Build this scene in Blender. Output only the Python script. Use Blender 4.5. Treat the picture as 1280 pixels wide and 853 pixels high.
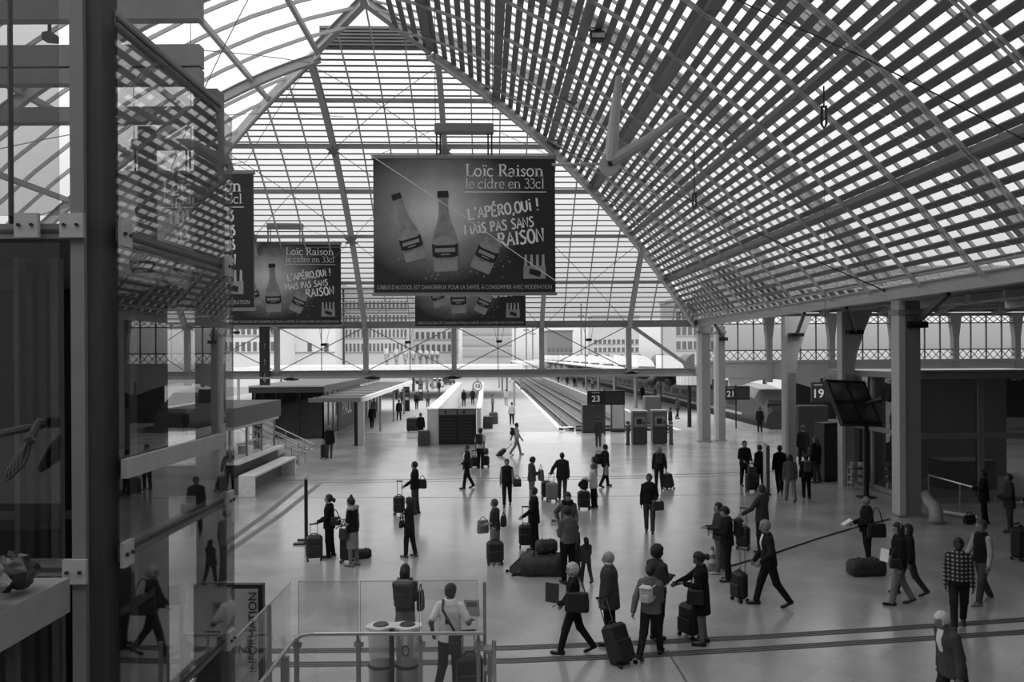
import bpy, bmesh, math, random
import numpy as np
from mathutils import Vector, Matrix

for _o in list(bpy.data.objects):
    bpy.data.objects.remove(_o)
SC = bpy.context.scene
COL = SC.collection
random.seed(7)

# ------------------------------------------------------------------ camera
F = 1000.0            # focal length in pixels of a 1280 px wide frame
CH = 5.26             # eye height: the photographer stands on the upper landing
HY = 444.0            # horizon row
YAW = math.radians(1.83)
ROLL = 0.006
cam_d = bpy.data.cameras.new('camera')
cam = bpy.data.objects.new('camera', cam_d)
COL.objects.link(cam)
cam_d.sensor_width = 36.0
cam_d.lens = F / 1280.0 * 36.0
cam_d.shift_y = (HY - 426.5) / 1280.0
cam_d.clip_start = 0.05
cam_d.clip_end = 2000
cam.matrix_world = (Matrix.Translation((0, 0, CH)) @ Matrix.Rotation(-YAW, 4, 'Z')
                    @ Matrix.Rotation(math.radians(90), 4, 'X') @ Matrix.Rotation(-ROLL, 4, 'Z'))
SC.camera = cam

# ------------------------------------------------------------------ overcast sky
w = bpy.data.worlds.new('overcast_sky')
SC.world = w
w.use_nodes = True
nt = w.node_tree
for n in list(nt.nodes):
    nt.nodes.remove(n)
_out = nt.nodes.new('ShaderNodeOutputWorld')
_bg = nt.nodes.new('ShaderNodeBackground')
_tc = nt.nodes.new('ShaderNodeTexCoord')
_sep = nt.nodes.new('ShaderNodeSeparateXYZ')
_ramp = nt.nodes.new('ShaderNodeValToRGB')
_map = nt.nodes.new('ShaderNodeMapRange')
_map.inputs[1].default_value = -1
_map.inputs[2].default_value = 1
nt.links.new(_tc.outputs['Generated'], _sep.inputs[0])
nt.links.new(_sep.outputs[2], _map.inputs[0])
nt.links.new(_map.outputs[0], _ramp.inputs[0])
nt.links.new(_ramp.outputs[0], _bg.inputs[0])
nt.links.new(_bg.outputs[0], _out.inputs[0])
_e = _ramp.color_ramp.elements
_e[0].position = 0.0; _e[0].color = (.25, .25, .25, 1)
_e[1].position = 1.0; _e[1].color = (1, 1, 1, 1)
for _p, _v in ((.495, .2), (.505, .30), (.56, .50), (.70, .88)):
    _n = _ramp.color_ramp.elements.new(_p); _n.color = (_v, _v, _v, 1)
_bg.inputs[1].default_value = 1.6

SC.view_settings.view_transform = 'Standard'
SC.view_settings.look = 'None'
SC.view_settings.gamma = 1
SC.view_settings.use_curve_mapping = False
SC.view_settings.exposure = 0.62

# ------------------------------------------------------------------ where things stand
_ca, _sa = math.cos(YAW), math.sin(YAW)
def cw(u, d, z=0.0):
    """a point u metres to the side of and d metres in front of the landing"""
    return Vector((u * _ca + d * _sa, d * _ca - u * _sa, z))
def _unroll(px, py):
    X, Y = px - 640.0, py - 426.5
    return 640 + X - ROLL * Y, 426.5 + Y + ROLL * X
def dist(px, py, z=0.0):
    q = _unroll(px, py)
    return F * (CH - z) / (q[1] - HY)
def gp(px, py, z=0.0):
    q = _unroll(px, py)
    d = F * (CH - z) / (q[1] - HY)
    return cw((q[0] - 640) / F * d, d, z)
def at(px, py, d):
    q = _unroll(px, py)
    return cw((q[0] - 640) / F * d, d, CH - (q[1] - HY) / F * d)
def pix(p):
    """row and column of a world point (for checks while building)"""
    p = Vector(p)
    u = p.x * _ca - p.y * _sa; d = p.x * _sa + p.y * _ca
    X, Y = F * u / d, HY - 426.5 + F * (CH - p.z) / d
    return 640 + X + ROLL * Y, 426.5 + Y - ROLL * X

# ------------------------------------------------------------------ materials
MATS = {}
def lin(v):
    v = v / 255.0
    return v / 12.92 if v <= .04045 else ((v + .055) / 1.055) ** 2.4
def mat(name, v, rough=.6, metal=0.0, var=.08, scale=6.0, bump=0.0, bscale=None, spec=.5, coat=0.0):
    if name in MATS:
        return MATS[name]
    m = bpy.data.materials.new(name); m.use_nodes = True
    t = m.node_tree; b = t.nodes['Principled BSDF']
    c = lin(v)
    b.inputs['Roughness'].default_value = rough
    b.inputs['Metallic'].default_value = metal
    b.inputs['Specular IOR Level'].default_value = spec
    b.inputs['Coat Weight'].default_value = coat
    tc = t.nodes.new('ShaderNodeTexCoord')
    nz = t.nodes.new('ShaderNodeTexNoise')
    nz.inputs['Scale'].default_value = scale; nz.inputs['Detail'].default_value = 3
    t.links.new(tc.outputs['Object'], nz.inputs['Vector'])
    rp = t.nodes.new('ShaderNodeValToRGB')
    lo, hi = c * (1 - var), min(1, c * (1 + var))
    rp.color_ramp.elements[0].position = .3; rp.color_ramp.elements[0].color = (lo, lo, lo, 1)
    rp.color_ramp.elements[1].position = .7; rp.color_ramp.elements[1].color = (hi, hi, hi, 1)
    t.links.new(nz.outputs['Fac'], rp.inputs[0]); t.links.new(rp.outputs[0], b.inputs['Base Color'])
    if bump:
        n2 = t.nodes.new('ShaderNodeTexNoise'); n2.inputs['Scale'].default_value = bscale or scale * 4
        t.links.new(tc.outputs['Object'], n2.inputs['Vector'])
        bp = t.nodes.new('ShaderNodeBump'); bp.inputs['Strength'].default_value = bump; bp.inputs['Distance'].default_value = .02
        t.links.new(n2.outputs['Fac'], bp.inputs['Height']); t.links.new(bp.outputs[0], b.inputs['Normal'])
    MATS[name] = m
    return m
def glass(name, tint=.9, refl=1.0, rough=.0):
    if name in MATS:
        return MATS[name]
    m = bpy.data.materials.new(name); m.use_nodes = True
    t = m.node_tree
    for n in list(t.nodes):
        t.nodes.remove(n)
    o = t.nodes.new('ShaderNodeOutputMaterial'); mx = t.nodes.new('ShaderNodeMixShader')
    tr = t.nodes.new('ShaderNodeBsdfTransparent'); gl = t.nodes.new('ShaderNodeBsdfGlossy')
    lw = t.nodes.new('ShaderNodeLayerWeight'); lw.inputs[0].default_value = .5
    pw = t.nodes.new('ShaderNodeMath'); pw.operation = 'POWER'; pw.inputs[1].default_value = 5.0
    ad = t.nodes.new('ShaderNodeMath'); ad.operation = 'MULTIPLY_ADD'; ad.inputs[1].default_value = .92; ad.inputs[2].default_value = .08
    mm = t.nodes.new('ShaderNodeMath'); mm.operation = 'MULTIPLY'; mm.inputs[1].default_value = refl; mm.use_clamp = True
    t.links.new(lw.outputs['Facing'], pw.inputs[0]); t.links.new(pw.outputs[0], ad.inputs[0])
    tr.inputs[0].default_value = (tint, tint, tint, 1)
    gl.inputs['Roughness'].default_value = rough
    t.links.new(ad.outputs[0], mm.inputs[0]); t.links.new(mm.outputs[0], mx.inputs[0])
    t.links.new(tr.outputs[0], mx.inputs[1]); t.links.new(gl.outputs[0], mx.inputs[2])
    t.links.new(mx.outputs[0], o.inputs[0])
    MATS[name] = m
    return m
def emit(name, v, strength=1.0):
    if name in MATS:
        return MATS[name]
    m = bpy.data.materials.new(name); m.use_nodes = True
    b = m.node_tree.nodes['Principled BSDF']; c = lin(v)
    b.inputs['Base Color'].default_value = (.02, .02, .02, 1)
    b.inputs['Emission Color'].default_value = (c, c, c, 1); b.inputs['Emission Strength'].default_value = strength
    MATS[name] = m
    return m

# ------------------------------------------------------------------ mesh building
class MB:
    def __init__(s):
        s.v = []; s.f = []
    def add(s, vs, fs):
        n = len(s.v); s.v.extend([tuple(p) for p in vs]); s.f.extend([tuple(i + n for i in f) for f in fs]); return s
    def box(s, c, size, m=None):
        x, y, z = [k / 2 for k in size]
        vs = [Vector((a * x, b * y, e * z)) for a in (-1, 1) for b in (-1, 1) for e in (-1, 1)]
        if m is not None:
            vs = [m @ p for p in vs]
        c = Vector(c)
        return s.add([p + c for p in vs], [(0, 1, 3, 2), (4, 6, 7, 5), (0, 4, 5, 1), (2, 3, 7, 6), (0, 2, 6, 4), (1, 5, 7, 3)])
    def b2(s, lo, hi):
        return s.box([(a + b) / 2 for a, b in zip(lo, hi)], [abs(b - a) for a, b in zip(lo, hi)])
    def cbox(s, c, size, r=.02):
        """box with chamfered edges"""
        x, y, z = [k / 2 for k in size]; r = min(r, x * .9, y * .9, z * .9)
        c = Vector(c); rings = []
        for (zz, k) in ((-z, r), (-z + r, 0), (z - r, 0), (z, r)):
            a, b = x - k, y - k; q = r if k == 0 else r * .5
            rings.append([c + Vector(p) for p in ((-a + q, -b, zz), (a - q, -b, zz), (a, -b + q, zz), (a, b - q, zz), (a - q, b, zz), (-a + q, b, zz), (-a, b - q, zz), (-a, -b + q, zz))])
        return s.loft(rings)
    def loft(s, rings, cap=True, closed=True):
        n = len(rings[0]); base = len(s.v)
        for r in rings:
            s.v.extend([tuple(p) for p in r])
        for i in range(len(rings) - 1):
            for j in range(n if closed else n - 1):
                a = base + i * n + j; b = base + i * n + (j + 1) % n
                s.f.append((a, b, b + n, a + n))
        if cap and closed:
            s.f.append(tuple(base + j for j in reversed(range(n)))); e = base + (len(rings) - 1) * n
            s.f.append(tuple(e + j for j in range(n)))
        return s
    def bar(s, p0, p1, w, h=None, up=(0, 0, 1)):
        p0, p1 = Vector(p0), Vector(p1); h = h or w
        d = (p1 - p0).normalized(); up = Vector(up)
        if abs(d.dot(up)) > .98:
            up = Vector((0, 1, 0))
        r = d.cross(up).normalized(); q = r.cross(d).normalized()
        R = lambda p: [p + r * a * w / 2 + q * b * h / 2 for a, b in ((-1, -1), (1, -1), (1, 1), (-1, 1))]
        return s.loft([R(p0), R(p1)])
    def ibeam(s, p0, p1, w, h, t=.03, up=(0, 0, 1)):
        p0, p1 = Vector(p0), Vector(p1); d = (p1 - p0).normalized(); up = Vector(up)
        if abs(d.dot(up)) > .98:
            up = Vector((0, 1, 0))
        r = d.cross(up).normalized(); q = r.cross(d).normalized(); a, b, k = w / 2, h / 2, t / 2
        sec = [(-a, -b), (a, -b), (a, -b + t), (k, -b + t), (k, b - t), (a, b - t), (a, b), (-a, b), (-a, b - t), (-k, b - t), (-k, -b + t), (-a, -b + t)]
        return s.loft([[p + r * x + q * y for x, y in sec] for p in (p0, p1)])
    def tube(s, pts, r, n=8, cap=True):
        pts = [Vector(p) for p in pts]; rs = r if isinstance(r, (list, tuple)) else [r] * len(pts)
        rings = []; prev = None
        for i, p in enumerate(pts):
            t = (pts[min(i + 1, len(pts) - 1)] - pts[max(i - 1, 0)])
            t = t.normalized() if t.length > 1e-9 else Vector((0, 0, 1))
            if prev is None:
                a = Vector((0, 0, 1)) if abs(t.z) < .9 else Vector((1, 0, 0))
                x = t.cross(a).normalized()
            else:
                x = (prev - t * prev.dot(t)); x = x.normalized() if x.length > 1e-6 else t.orthogonal().normalized()
            prev = x; y = t.cross(x)
            rings.append([p + x * math.cos(2 * math.pi * k / n) * rs[i] + y * math.sin(2 * math.pi * k / n) * rs[i] for k in range(n)])
        return s.loft(rings, cap)
    def lathe(s, c, prof, n=12, sx=1, sy=1):
        c = Vector(c)
        return s.loft([[c + Vector((r * sx * math.cos(2 * math.pi * k / n), r * sy * math.sin(2 * math.pi * k / n), z)) for k in range(n)] for r, z in prof])
    def sweep(s, pts, ax, nm, w, h):
        """rectangular bar along pts; ax = width axis, nm = list of depth axes"""
        ax = Vector(ax)
        return s.loft([[p + ax * a * w / 2 + n * b * h / 2 for a, b in ((-1, -1), (1, -1), (1, 1), (-1, 1))] for p, n in zip(pts, nm)])
    def prism(s, poly, m, t):
        """flat outline poly (x, y), given thickness t along local z, placed by matrix m"""
        n = len(poly)
        return s.loft([[m @ Vector((x, y, z)) for x, y in poly] for z in (0, t)])
    def mesh(s, name, smooth=False):
        me = bpy.data.meshes.new(name); me.from_pydata(s.v, [], s.f); me.validate(); me.update()
        bm = bmesh.new(); bm.from_mesh(me); bmesh.ops.recalc_face_normals(bm, faces=bm.faces); bm.to_mesh(me); bm.free()
        if smooth:
            me.polygons.foreach_set('use_smooth', [True] * len(me.polygons))
        return me
    def build(s, name, m, parent=None, smooth=False):
        return link(name, s.mesh(name, smooth), m, parent)
def link(name, me, m, parent=None, M=None):
    if m is not None and not len(me.materials):
        me.materials.append(m)
    o = bpy.data.objects.new(name, me); COL.objects.link(o)
    if parent is not None:
        o.parent = parent
        if M is not None:
            o.matrix_local = M
        else:
            o.matrix_parent_inverse = PINV.get(parent.name, Matrix())
    elif M is not None:
        o.matrix_world = M
    return o
PINV = {}
def empty(name, loc=(0, 0, 0), rz=0.0, world=False):
    """an Empty at the thing's base; world=True: parts are given in world coordinates"""
    o = bpy.data.objects.new(name, None); COL.objects.link(o)
    o.location = loc; o.rotation_euler = (0, 0, rz); o.empty_display_size = .2
    if world:
        PINV[o.name] = (Matrix.Translation(Vector(loc)) @ Matrix.Rotation(rz, 4, 'Z')).inverted()
    return o
def tag(o, label, cat, group=None):
    o['label'] = label; o['category'] = cat
    if group:
        o['group'] = group
    return o
def structure(o, label=None):
    o['kind'] = 'structure'
    if label:
        o['label'] = label
    return o
def copy_tree(o, parent=None):
    c = o.copy(); COL.objects.link(c); c.parent = parent
    if parent is None and o.name in PINV:
        PINV[c.name] = PINV[o.name]
    for ch in list(o.children):
        copy_tree(ch, c)
    return c
# ------------------------------------------------------------------ shared materials
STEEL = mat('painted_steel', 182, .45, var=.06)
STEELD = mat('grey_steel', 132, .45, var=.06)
SLATM = mat('louvre_slat', 120, .55, var=.08)
RODM = mat('steel_rod', 120, .4)
DARK = mat('dark_metal', 38, .4)
BLACK = mat('black_plastic', 22, .45)
WHITEM = mat('white_paint', 225, .5)
ROOFGLASS = glass('roof_glass', .60, .5)
CLEAR = glass('clear_glass', .93, 1.0)
TINT = glass('dark_glass', .30, 1.3)
CHROME = mat('brushed_steel', 190, .28, metal=.9)

# ------------------------------------------------------------------ floor of the hall
def floor_mat():
    m = bpy.data.materials.new('polished_stone_floor'); m.use_nodes = True
    t = m.node_tree; b = t.nodes['Principled BSDF']
    tc = t.nodes.new('ShaderNodeTexCoord')
    mp = t.nodes.new('ShaderNodeMapping'); mp.inputs['Rotation'].default_value = (0, 0, math.radians(45))
    br = t.nodes.new('ShaderNodeTexBrick'); br.offset = 0.0
    br.inputs['Scale'].default_value = 1.0; br.inputs['Brick Width'].default_value = .6; br.inputs['Row Height'].default_value = .6
    br.inputs['Mortar Size'].default_value = .004; br.inputs['Bias'].default_value = 0
    br.inputs['Color1'].default_value = (.37, .37, .37, 1); br.inputs['Color2'].default_value = (.41, .41, .41, 1); br.inputs['Mortar'].default_value = (.30, .30, .30, 1)
    nz = t.nodes.new('ShaderNodeTexNoise'); nz.inputs['Scale'].default_value = .55; nz.inputs['Detail'].default_value = 6
    n3 = t.nodes.new('ShaderNodeTexNoise'); n3.inputs['Scale'].default_value = 14; n3.inputs['Detail'].default_value = 4
    mx = t.nodes.new('ShaderNodeMix'); mx.data_type = 'RGBA'; mx.blend_type = 'MULTIPLY'; mx.inputs[0].default_value = 1
    r1 = t.nodes.new('ShaderNodeValToRGB'); r1.color_ramp.elements[0].position = .3; r1.color_ramp.elements[1].position = .75
    r1.color_ramp.elements[0].color = (.8, .8, .8, 1); r1.color_ramp.elements[1].color = (1.15, 1.15, 1.15, 1)
    r3 = t.nodes.new('ShaderNodeValToRGB'); r3.color_ramp.elements[0].color = (.9, .9, .9, 1); r3.color_ramp.elements[1].color = (1.1, 1.1, 1.1, 1)
    mx2 = t.nodes.new('ShaderNodeMix'); mx2.data_type = 'RGBA'; mx2.blend_type = 'MULTIPLY'; mx2.inputs[0].default_value = 1
    L = t.links.new
    L(tc.outputs['Object'], mp.inputs[0]); L(mp.outputs[0], br.inputs['Vector']); L(tc.outputs['Object'], nz.inputs['Vector']); L(tc.outputs['Object'], n3.inputs['Vector'])
    L(nz.outputs['Fac'], r1.inputs[0]); L(br.outputs['Color'], mx.inputs[6]); L(r1.outputs[0], mx.inputs[7])
    L(n3.outputs['Fac'], r3.inputs[0]); L(mx.outputs[2], mx2.inputs[6]); L(r3.outputs[0], mx2.inputs[7]); L(mx2.outputs[2], b.inputs['Base Color'])
    rr = t.nodes.new('ShaderNodeMapRange'); rr.inputs[3].default_value = .13; rr.inputs[4].default_value = .26
    L(nz.outputs['Fac'], rr.inputs[0]); L(rr.outputs[0], b.inputs['Roughness'])
    b.inputs['Specular IOR Level'].default_value = .55
    return m
FLOORM = floor_mat()
PLATM = mat('platform_asphalt', 150, .75, var=.07, scale=.4, bump=.05, bscale=30)
fl = MB().b2((-34, -8, -.2), (46, 54.6, 0)).build('floor', FLOORM); structure(fl, 'polished stone floor of the station hall')
XR, XL, YE, Z0, W = 12.75, -21.95, 48.4, 7.25, 17.35
XC = (XR + XL) / 2

# ground strips: ribbed tactile lines let into the floor
def strip(name, pts, w, m, z=.004, label=None):
    mb = MB(); L_, R_ = [], []
    for i, p in enumerate(pts):
        t = (pts[min(i + 1, len(pts) - 1)] - pts[max(0, i - 1)]).normalized(); n = Vector((-t.y, t.x, 0))
        L_.append(p + n * w / 2); R_.append(p - n * w / 2)
    mb.loft([[l, r, Vector((r.x, r.y, -.02)), Vector((l.x, l.y, -.02))] for l, r in [(Vector((a.x, a.y, z)), Vector((b.x, b.y, z))) for a, b in zip(L_, R_)]])
    o = mb.build(name, m); structure(o, label); return o
LINEM = mat('floor_strip_rubber', 62, .6, var=.1, scale=20)
LINEB = mat('floor_strip_edge', 100, .5)
def ribbed(name, pix_pts, ribs, gap, label):
    pts = [gp(*p) for p in pix_pts]
    root = empty(name, pts[0], world=True); structure(root, label)
    for k in range(ribs):
        off = (k - (ribs - 1) / 2) * gap
        mb = MB(); ring = []
        for i, p in enumerate(pts):
            t = (pts[min(i + 1, len(pts) - 1)] - pts[max(0, i - 1)]).normalized(); n = Vector((-t.y, t.x, 0))
            a, b = p + n * (off - gap * .32), p + n * (off + gap * .32)
            ring.append([Vector((a.x, a.y, .005)), Vector((b.x, b.y, .005)), Vector((b.x, b.y, -.02)), Vector((a.x, a.y, -.02))])
        mb.loft(ring).build('rib', LINEM, root)
A1 = [(300, 815), (480, 813), (640, 810.5), (800, 804), (960, 796), (1120, 786), (1280, 775), (1420, 765)]
A2 = [(300, 832), (480, 830), (640, 826.5), (800, 820), (960, 811), (1120, 801), (1280, 790.5), (1420, 781)]
ribbed('floor_trim_1', A1, 3, .085, 'dark ribbed guidance strip across the floor, farther of the near pair')
ribbed('floor_trim_2', A2, 3, .085, 'dark ribbed guidance strip across the floor, nearer of the near pair')
strip('floor_trim_3', [gp(*p) for p in ((330, 600.5), (480, 600), (640, 598), (800, 595), (930, 591), (1060, 585))], .10, LINEM, label='thin dark line across the floor by the info booth')
strip('floor_trim_4', [gp(*p) for p in ((330, 604), (480, 603), (640, 601), (800, 598), (930, 594), (1060, 588))], .08, LINEB, label='pale edge line across the floor')
strip('floor_trim_5', [gp(*p) for p in ((380, 605), (330, 645), (285, 678), (250, 705))], .22, LINEB, label='diagonal grey floor strip near the info booth, lower of two')
strip('floor_trim_6', [gp(*p) for p in ((400, 605), (350, 645), (285, 690), (250, 718))], .22, LINEB, label='diagonal grey floor strip near the info booth, upper of two')
strip('floor_trim_7', [gp(*p) for p in ((285, 622), (640, 622.5), (930, 618))], .03, LINEB, label='hairline joint in the polished floor')
strip('floor_trim_8', [gp(*p) for p in ((833, 812), (846, 833), (860, 856))], .04, LINEB, label='short diagonal joint in the near floor')

# ------------------------------------------------------------------ platforms and tracks
def slab(name, lo, hi, m, label):
    return structure(MB().b2(lo, hi).build(name, m), label)
slab('platform_floor_1', (-34, 54.6, -1.6), (5.4, 330, -.004), PLATM, 'pale platform running out to the left of the tracks')
slab('platform_floor_2', (13.0, 54.6, -1.6), (19.6, 330, -.004), PLATM, 'platform between the open tracks and the train')
slab('platform_floor_3', (24.2, 54.6, -1.6), (60, 330, -.004), PLATM, 'platform beyond the train')
BALL = mat('ballast', 92, .95, var=.35, scale=5, bump=.8, bscale=18)
slab('track_bed_floor', (5.4, 54.6, -1.6), (13.0, 330, -1.0), BALL, 'gravel bed of the two open tracks')
slab('track_bed_floor_2', (19.6, 54.6, -1.6), (24.2, 330, -1.0), BALL, 'gravel bed under the train')
slab('platform_edge_trim_1', (5.05, 54.8, -.02), (5.4, 300, .012), mat('white_edge', 210, .7), 'white edge stone of the platform beside the tracks')
slab('platform_edge_trim_2', (13.0, 54.8, -.02), (13.4, 300, .012), MATS['white_edge'], 'pale edge stone of the platform across the tracks')
RAILM = mat('rail_steel', 70, .35, metal=.6)
for k, (x, lab) in enumerate(((6.9, 'steel rail next to the white platform edge'), (8.34, 'second steel rail from the white platform edge'), (10.1, 'third steel rail from the white platform edge'), (11.54, 'steel rail farthest from the white platform edge'))):
    o = MB().ibeam((x, 57, -.78), (x, 300, -.78), .14, .17, .035).build('rail', RAILM); tag(o, lab, 'rail', 'rails of the open tracks')

# ------------------------------------------------------------------ great glazed roof
def g(s): return 1.13 * s - .0275 * s * s
def dg(s): return 1.13 - .055 * s
def surf(side, s, t, off=0.0):
    """point on a roof slope; s metres in from the eave, t along the eave, off metres inwards"""
    L = math.hypot(1, dg(s)); nx, nz = -dg(s) / L, -1 / L
    h, z = s + (-nx) * off * 1.0, Z0 + g(s) + nz * off
    if side == 'R': return Vector((XR - h, t, z))
    if side == 'L': return Vector((XL + h, t, z))
    return Vector((t, YE - h, z))
def inn(side, s):
    L = math.hypot(1, dg(s)); a, b = dg(s) / L, -1 / L
    return {'R': Vector((-a, 0, b)), 'L': Vector((a, 0, b)), 'E': Vector((0, -a, b))}[side]
STOP = 15.0
_arc = [0.0]; _ss = [0.0]
while _ss[-1] < 17.4:
    s0 = _ss[-1]; _ss.append(s0 + .01); _arc.append(_arc[-1] + .01 * math.hypot(1, dg(s0)))
def s_at(a): return float(np.interp(a, _arc, _ss))
def a_at(s): return float(np.interp(s, _ss, _arc))
Y0 = -5.0
PURL = [2.2, 4.65, 7.1, 9.6, 12.2]
MAINY = [YE - 7.5 * k for k in range(1, 8)]      # 40.9 33.4 25.9 18.4 10.9 3.4 -4.1
MAINX = [-17.85, -12.55, -7.25, -1.95, 3.35, 8.65]
def path(side, t, s0, s1, off, n=14):
    ss = [s0 + (s1 - s0) * i / n for i in range(n + 1)]
    return [surf(side, s, t, off) for s in ss], [inn(side, s) for s in ss]
roofs = {}
for side, nm, lab in (('R', 'ceiling_right', 'louvred glass roof slope over the concourse'), ('L', 'ceiling_left', 'open glazed roof slope behind the lift'), ('E', 'ceiling_end', 'glazed hipped end of the roof above the tracks')):
    roofs[side] = structure(empty(nm, (XC, 20, Z0)), lab)
    PINV[nm] = Matrix.Translation((XC, 20, Z0)).inverted()
AX = {'R': (0, 1, 0), 'L': (0, 1, 0), 'E': (1, 0, 0)}
def clip_top(side, t):
    if side == 'E':
        return min(STOP, t - XL, XR - t)
    return min(17.0, YE - t)
# slats of the louvred slope: one blade per bay, mesh shared
def blade(w, t):
    return MB().box((0, 0, 0), (w, 1.0, t)).mesh('slat')
BL_R = blade(.225, .04)
BL_R.materials.append(SLATM)
NR = int(a_at(16.6) / .385)
for k in range(1, NR + 1):
    s = s_at(k * .385)
    ends = [YE - s] + [y for y in MAINY if y < YE - s - .3]
    for y1, y0 in zip(ends, ends[1:]):
        if y1 < 6: break
        p = surf('R', s, (y0 + y1) / 2)
        th = math.atan(dg(s))
        M = Matrix.Translation(p) @ Matrix.Rotation(math.radians(22), 4, 'Y') @ Matrix.Diagonal((1, y1 - y0 - .06, 1, 1))
        link('slat', BL_R, SLATM, roofs['R'], PINV['ceiling_right'] @ M)
BL_E = MB().box((0, 0, 0), (1.0, .13, .06)).mesh('slat'); BL_E.materials.append(SLATM)
NE = int(a_at(STOP - .05) / .375)
for k in range(1, NE + 1):
    s = s_at(k * .375)
    lo, hi = XL + s, XR - s
    ends = [lo] + [x for x in MAINX if lo + .3 < x < hi - .3] + [hi]
    for x0, x1 in zip(ends, ends[1:]):
        M = Matrix.Translation(surf('E', s, (x0 + x1) / 2)) @ Matrix.Rotation(math.radians(10), 4, 'X') @ Matrix.Diagonal((x1 - x0 - .05, 1, 1, 1))
        link('slat', BL_E, SLATM, roofs['E'], PINV['ceiling_end'] @ M)
# rafters, main rafters, purlins, glass
for side in 'RLE':
    R = roofs[side]; mains = MAINX if side == 'E' else MAINY
    step = 1.325 if side == 'E' else .75 if side == 'R' else 1.5
    lo, hi = (XL + 1, XR - 1) if side == 'E' else (3.0, YE - 1)
    ts = [mains[0] + step * k for k in range(-60, 60)]
    ts = sorted(t for t in ts if lo < t < hi)
    for t in ts:
        top = clip_top(side, t)
        if top < .6: continue
        if side == 'R':
            p, n = path(side, t, 0, top, -.19, 10)
            MB().sweep(p, AX[side], n, .06, .08).build('glazing_bar', STEEL, R)
            if (round((mains[0] - t) / .75)) % 4 == 0:
                for dt in (-.07, .07):
                    p, n = path(side, t + dt, 0, top, .14, 10); MB().sweep(p, AX[side], n, .035, .05).build('rafter', STEEL, R)
            continue
        if min(abs(t - m) for m in mains) < .1: continue
        p, n = path(side, t, 0, top, .10, 10)
        MB().sweep(p, AX[side], n, .055, .13).build('rafter', STEEL, R)
    for t in mains:
        top = clip_top(side, t)
        if top < .6: continue
        o_ = -.55 if side == 'R' else .38
        p, n = path(side, t, 0, top, o_)
        mb = MB().sweep(p, AX[side], n, .06, .36)
        for off in (o_ - .18, o_ + .18):
            p, n = path(side, t, 0, top, off); mb.sweep(p, AX[side], n, .24, .03)
        mb.build('main_rafter', STEEL, R)
    for s in PURL + ([] if side == 'E' else [15.0]):
        if side == 'E':
            MB().bar(surf('E', s, XL + s, .24), surf('E', s, XR - s, .24), .13, .18).build('purlin', STEEL, R)
        else:
            if side == 'R':
                MB().bar(surf(side, s, 2, .02), surf(side, s, YE - s, .02), .30, .16).build('purlin', STEELD, R)
            else:
                MB().bar(surf(side, s, 2, .24), surf(side, s, YE - s, .24), .16, .2).build('purlin', STEEL, R)
    # panes
    rows = [0] + PURL + [STOP if side == 'E' else 17.2]
    bays = sorted([XL] + [t for t in ts] + [XR]) if side == 'E' else sorted([lo] + (ts[::4] if side == 'R' else ts[::2]) + [YE])
    for a, b in zip(bays, bays[1:]):
        for s0, s1 in zip(rows, rows[1:]):
            if side == 'E':
                cl = lambda t, s: min(max(t, XL + s), XR - s)
            else:
                cl = lambda t, s: min(t, YE - s)
            q = [(cl(a, s0), s0), (cl(b, s0), s0), (cl(b, s1), s1), (cl(a, s1), s1)]
            if abs(q[0][0] - q[1][0]) < .02 and abs(q[2][0] - q[3][0]) < .02: continue
            vs = [surf(side, s, t, -.22) for t, s in q]
            MB().add(vs, [(0, 1, 2, 3)]).build('pane', ROOFGLASS, R)
# hip ridges
for sx, R in ((1, roofs['R']), (-1, roofs['L'])):
    pts = []; nm = []
    for i in range(15):
        s = 15.0 * i / 14
        x = XR - s if sx > 0 else XL + s
        pts.append(Vector((x, YE - s, Z0 + g(s) - .25))); nm.append(Vector((-sx * .5, -.5, -.7)))
    MB().sweep(pts, Vector((-sx, 1, 0)).normalized(), nm, .26, .42).build('hip_rafter', STEEL, R)
    tube = [p + Vector((-sx * .15, -.3, -.15)) for p in pts]
    MB().tube(tube, .06, 6).build('gutter', WHITEM, R)
# ridge lantern: two hips meeting at the ridge, vent box behind
APEX = Vector((XC, 30.9, 18.95)); CR, CLc = Vector((XR - 15, YE - 15, Z0 + g(15))), Vector((XL + 15, YE - 15, Z0 + g(15)))
MB().ibeam(CR, APEX, .28, .4).build('ridge_hip', STEEL, roofs['E'])
MB().ibeam(CLc, APEX, .28, .4).build('ridge_hip', STEEL, roofs['E'])
MB().ibeam(APEX, APEX + Vector((0, -36, 0)), .3, .45).build('ridge_beam', STEEL, roofs['E'])
for x in (-5.95, -4.6, -3.25):
    z = CR.z + (APEX.z - CR.z) * (1 - abs(x - XC) / 2.35)
    y = CR.y + (APEX.y - CR.y) * (1 - abs(x - XC) / 2.35)
    MB().bar((x, CR.y, CR.z), (x, y, z), .06, .1).build('rafter', STEEL, roofs['E'])
vb = MB().b2((CLc.x + .1, YE - 14.9, CR.z + .1), (CR.x - .1, YE - 14.6, CR.z + 1.0))
for k in range(6):
    vb.b2((CLc.x + .1, YE - 14.98, CR.z + .16 + k * .14), (CR.x - .1, YE - 14.9, CR.z + .23 + k * .14))
vb.build('vent_box', STEELD, roofs['E'])
MB().add([CLc, CR, APEX], [(0, 1, 2)]).build('pane', ROOFGLASS, roofs['E'])
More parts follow.
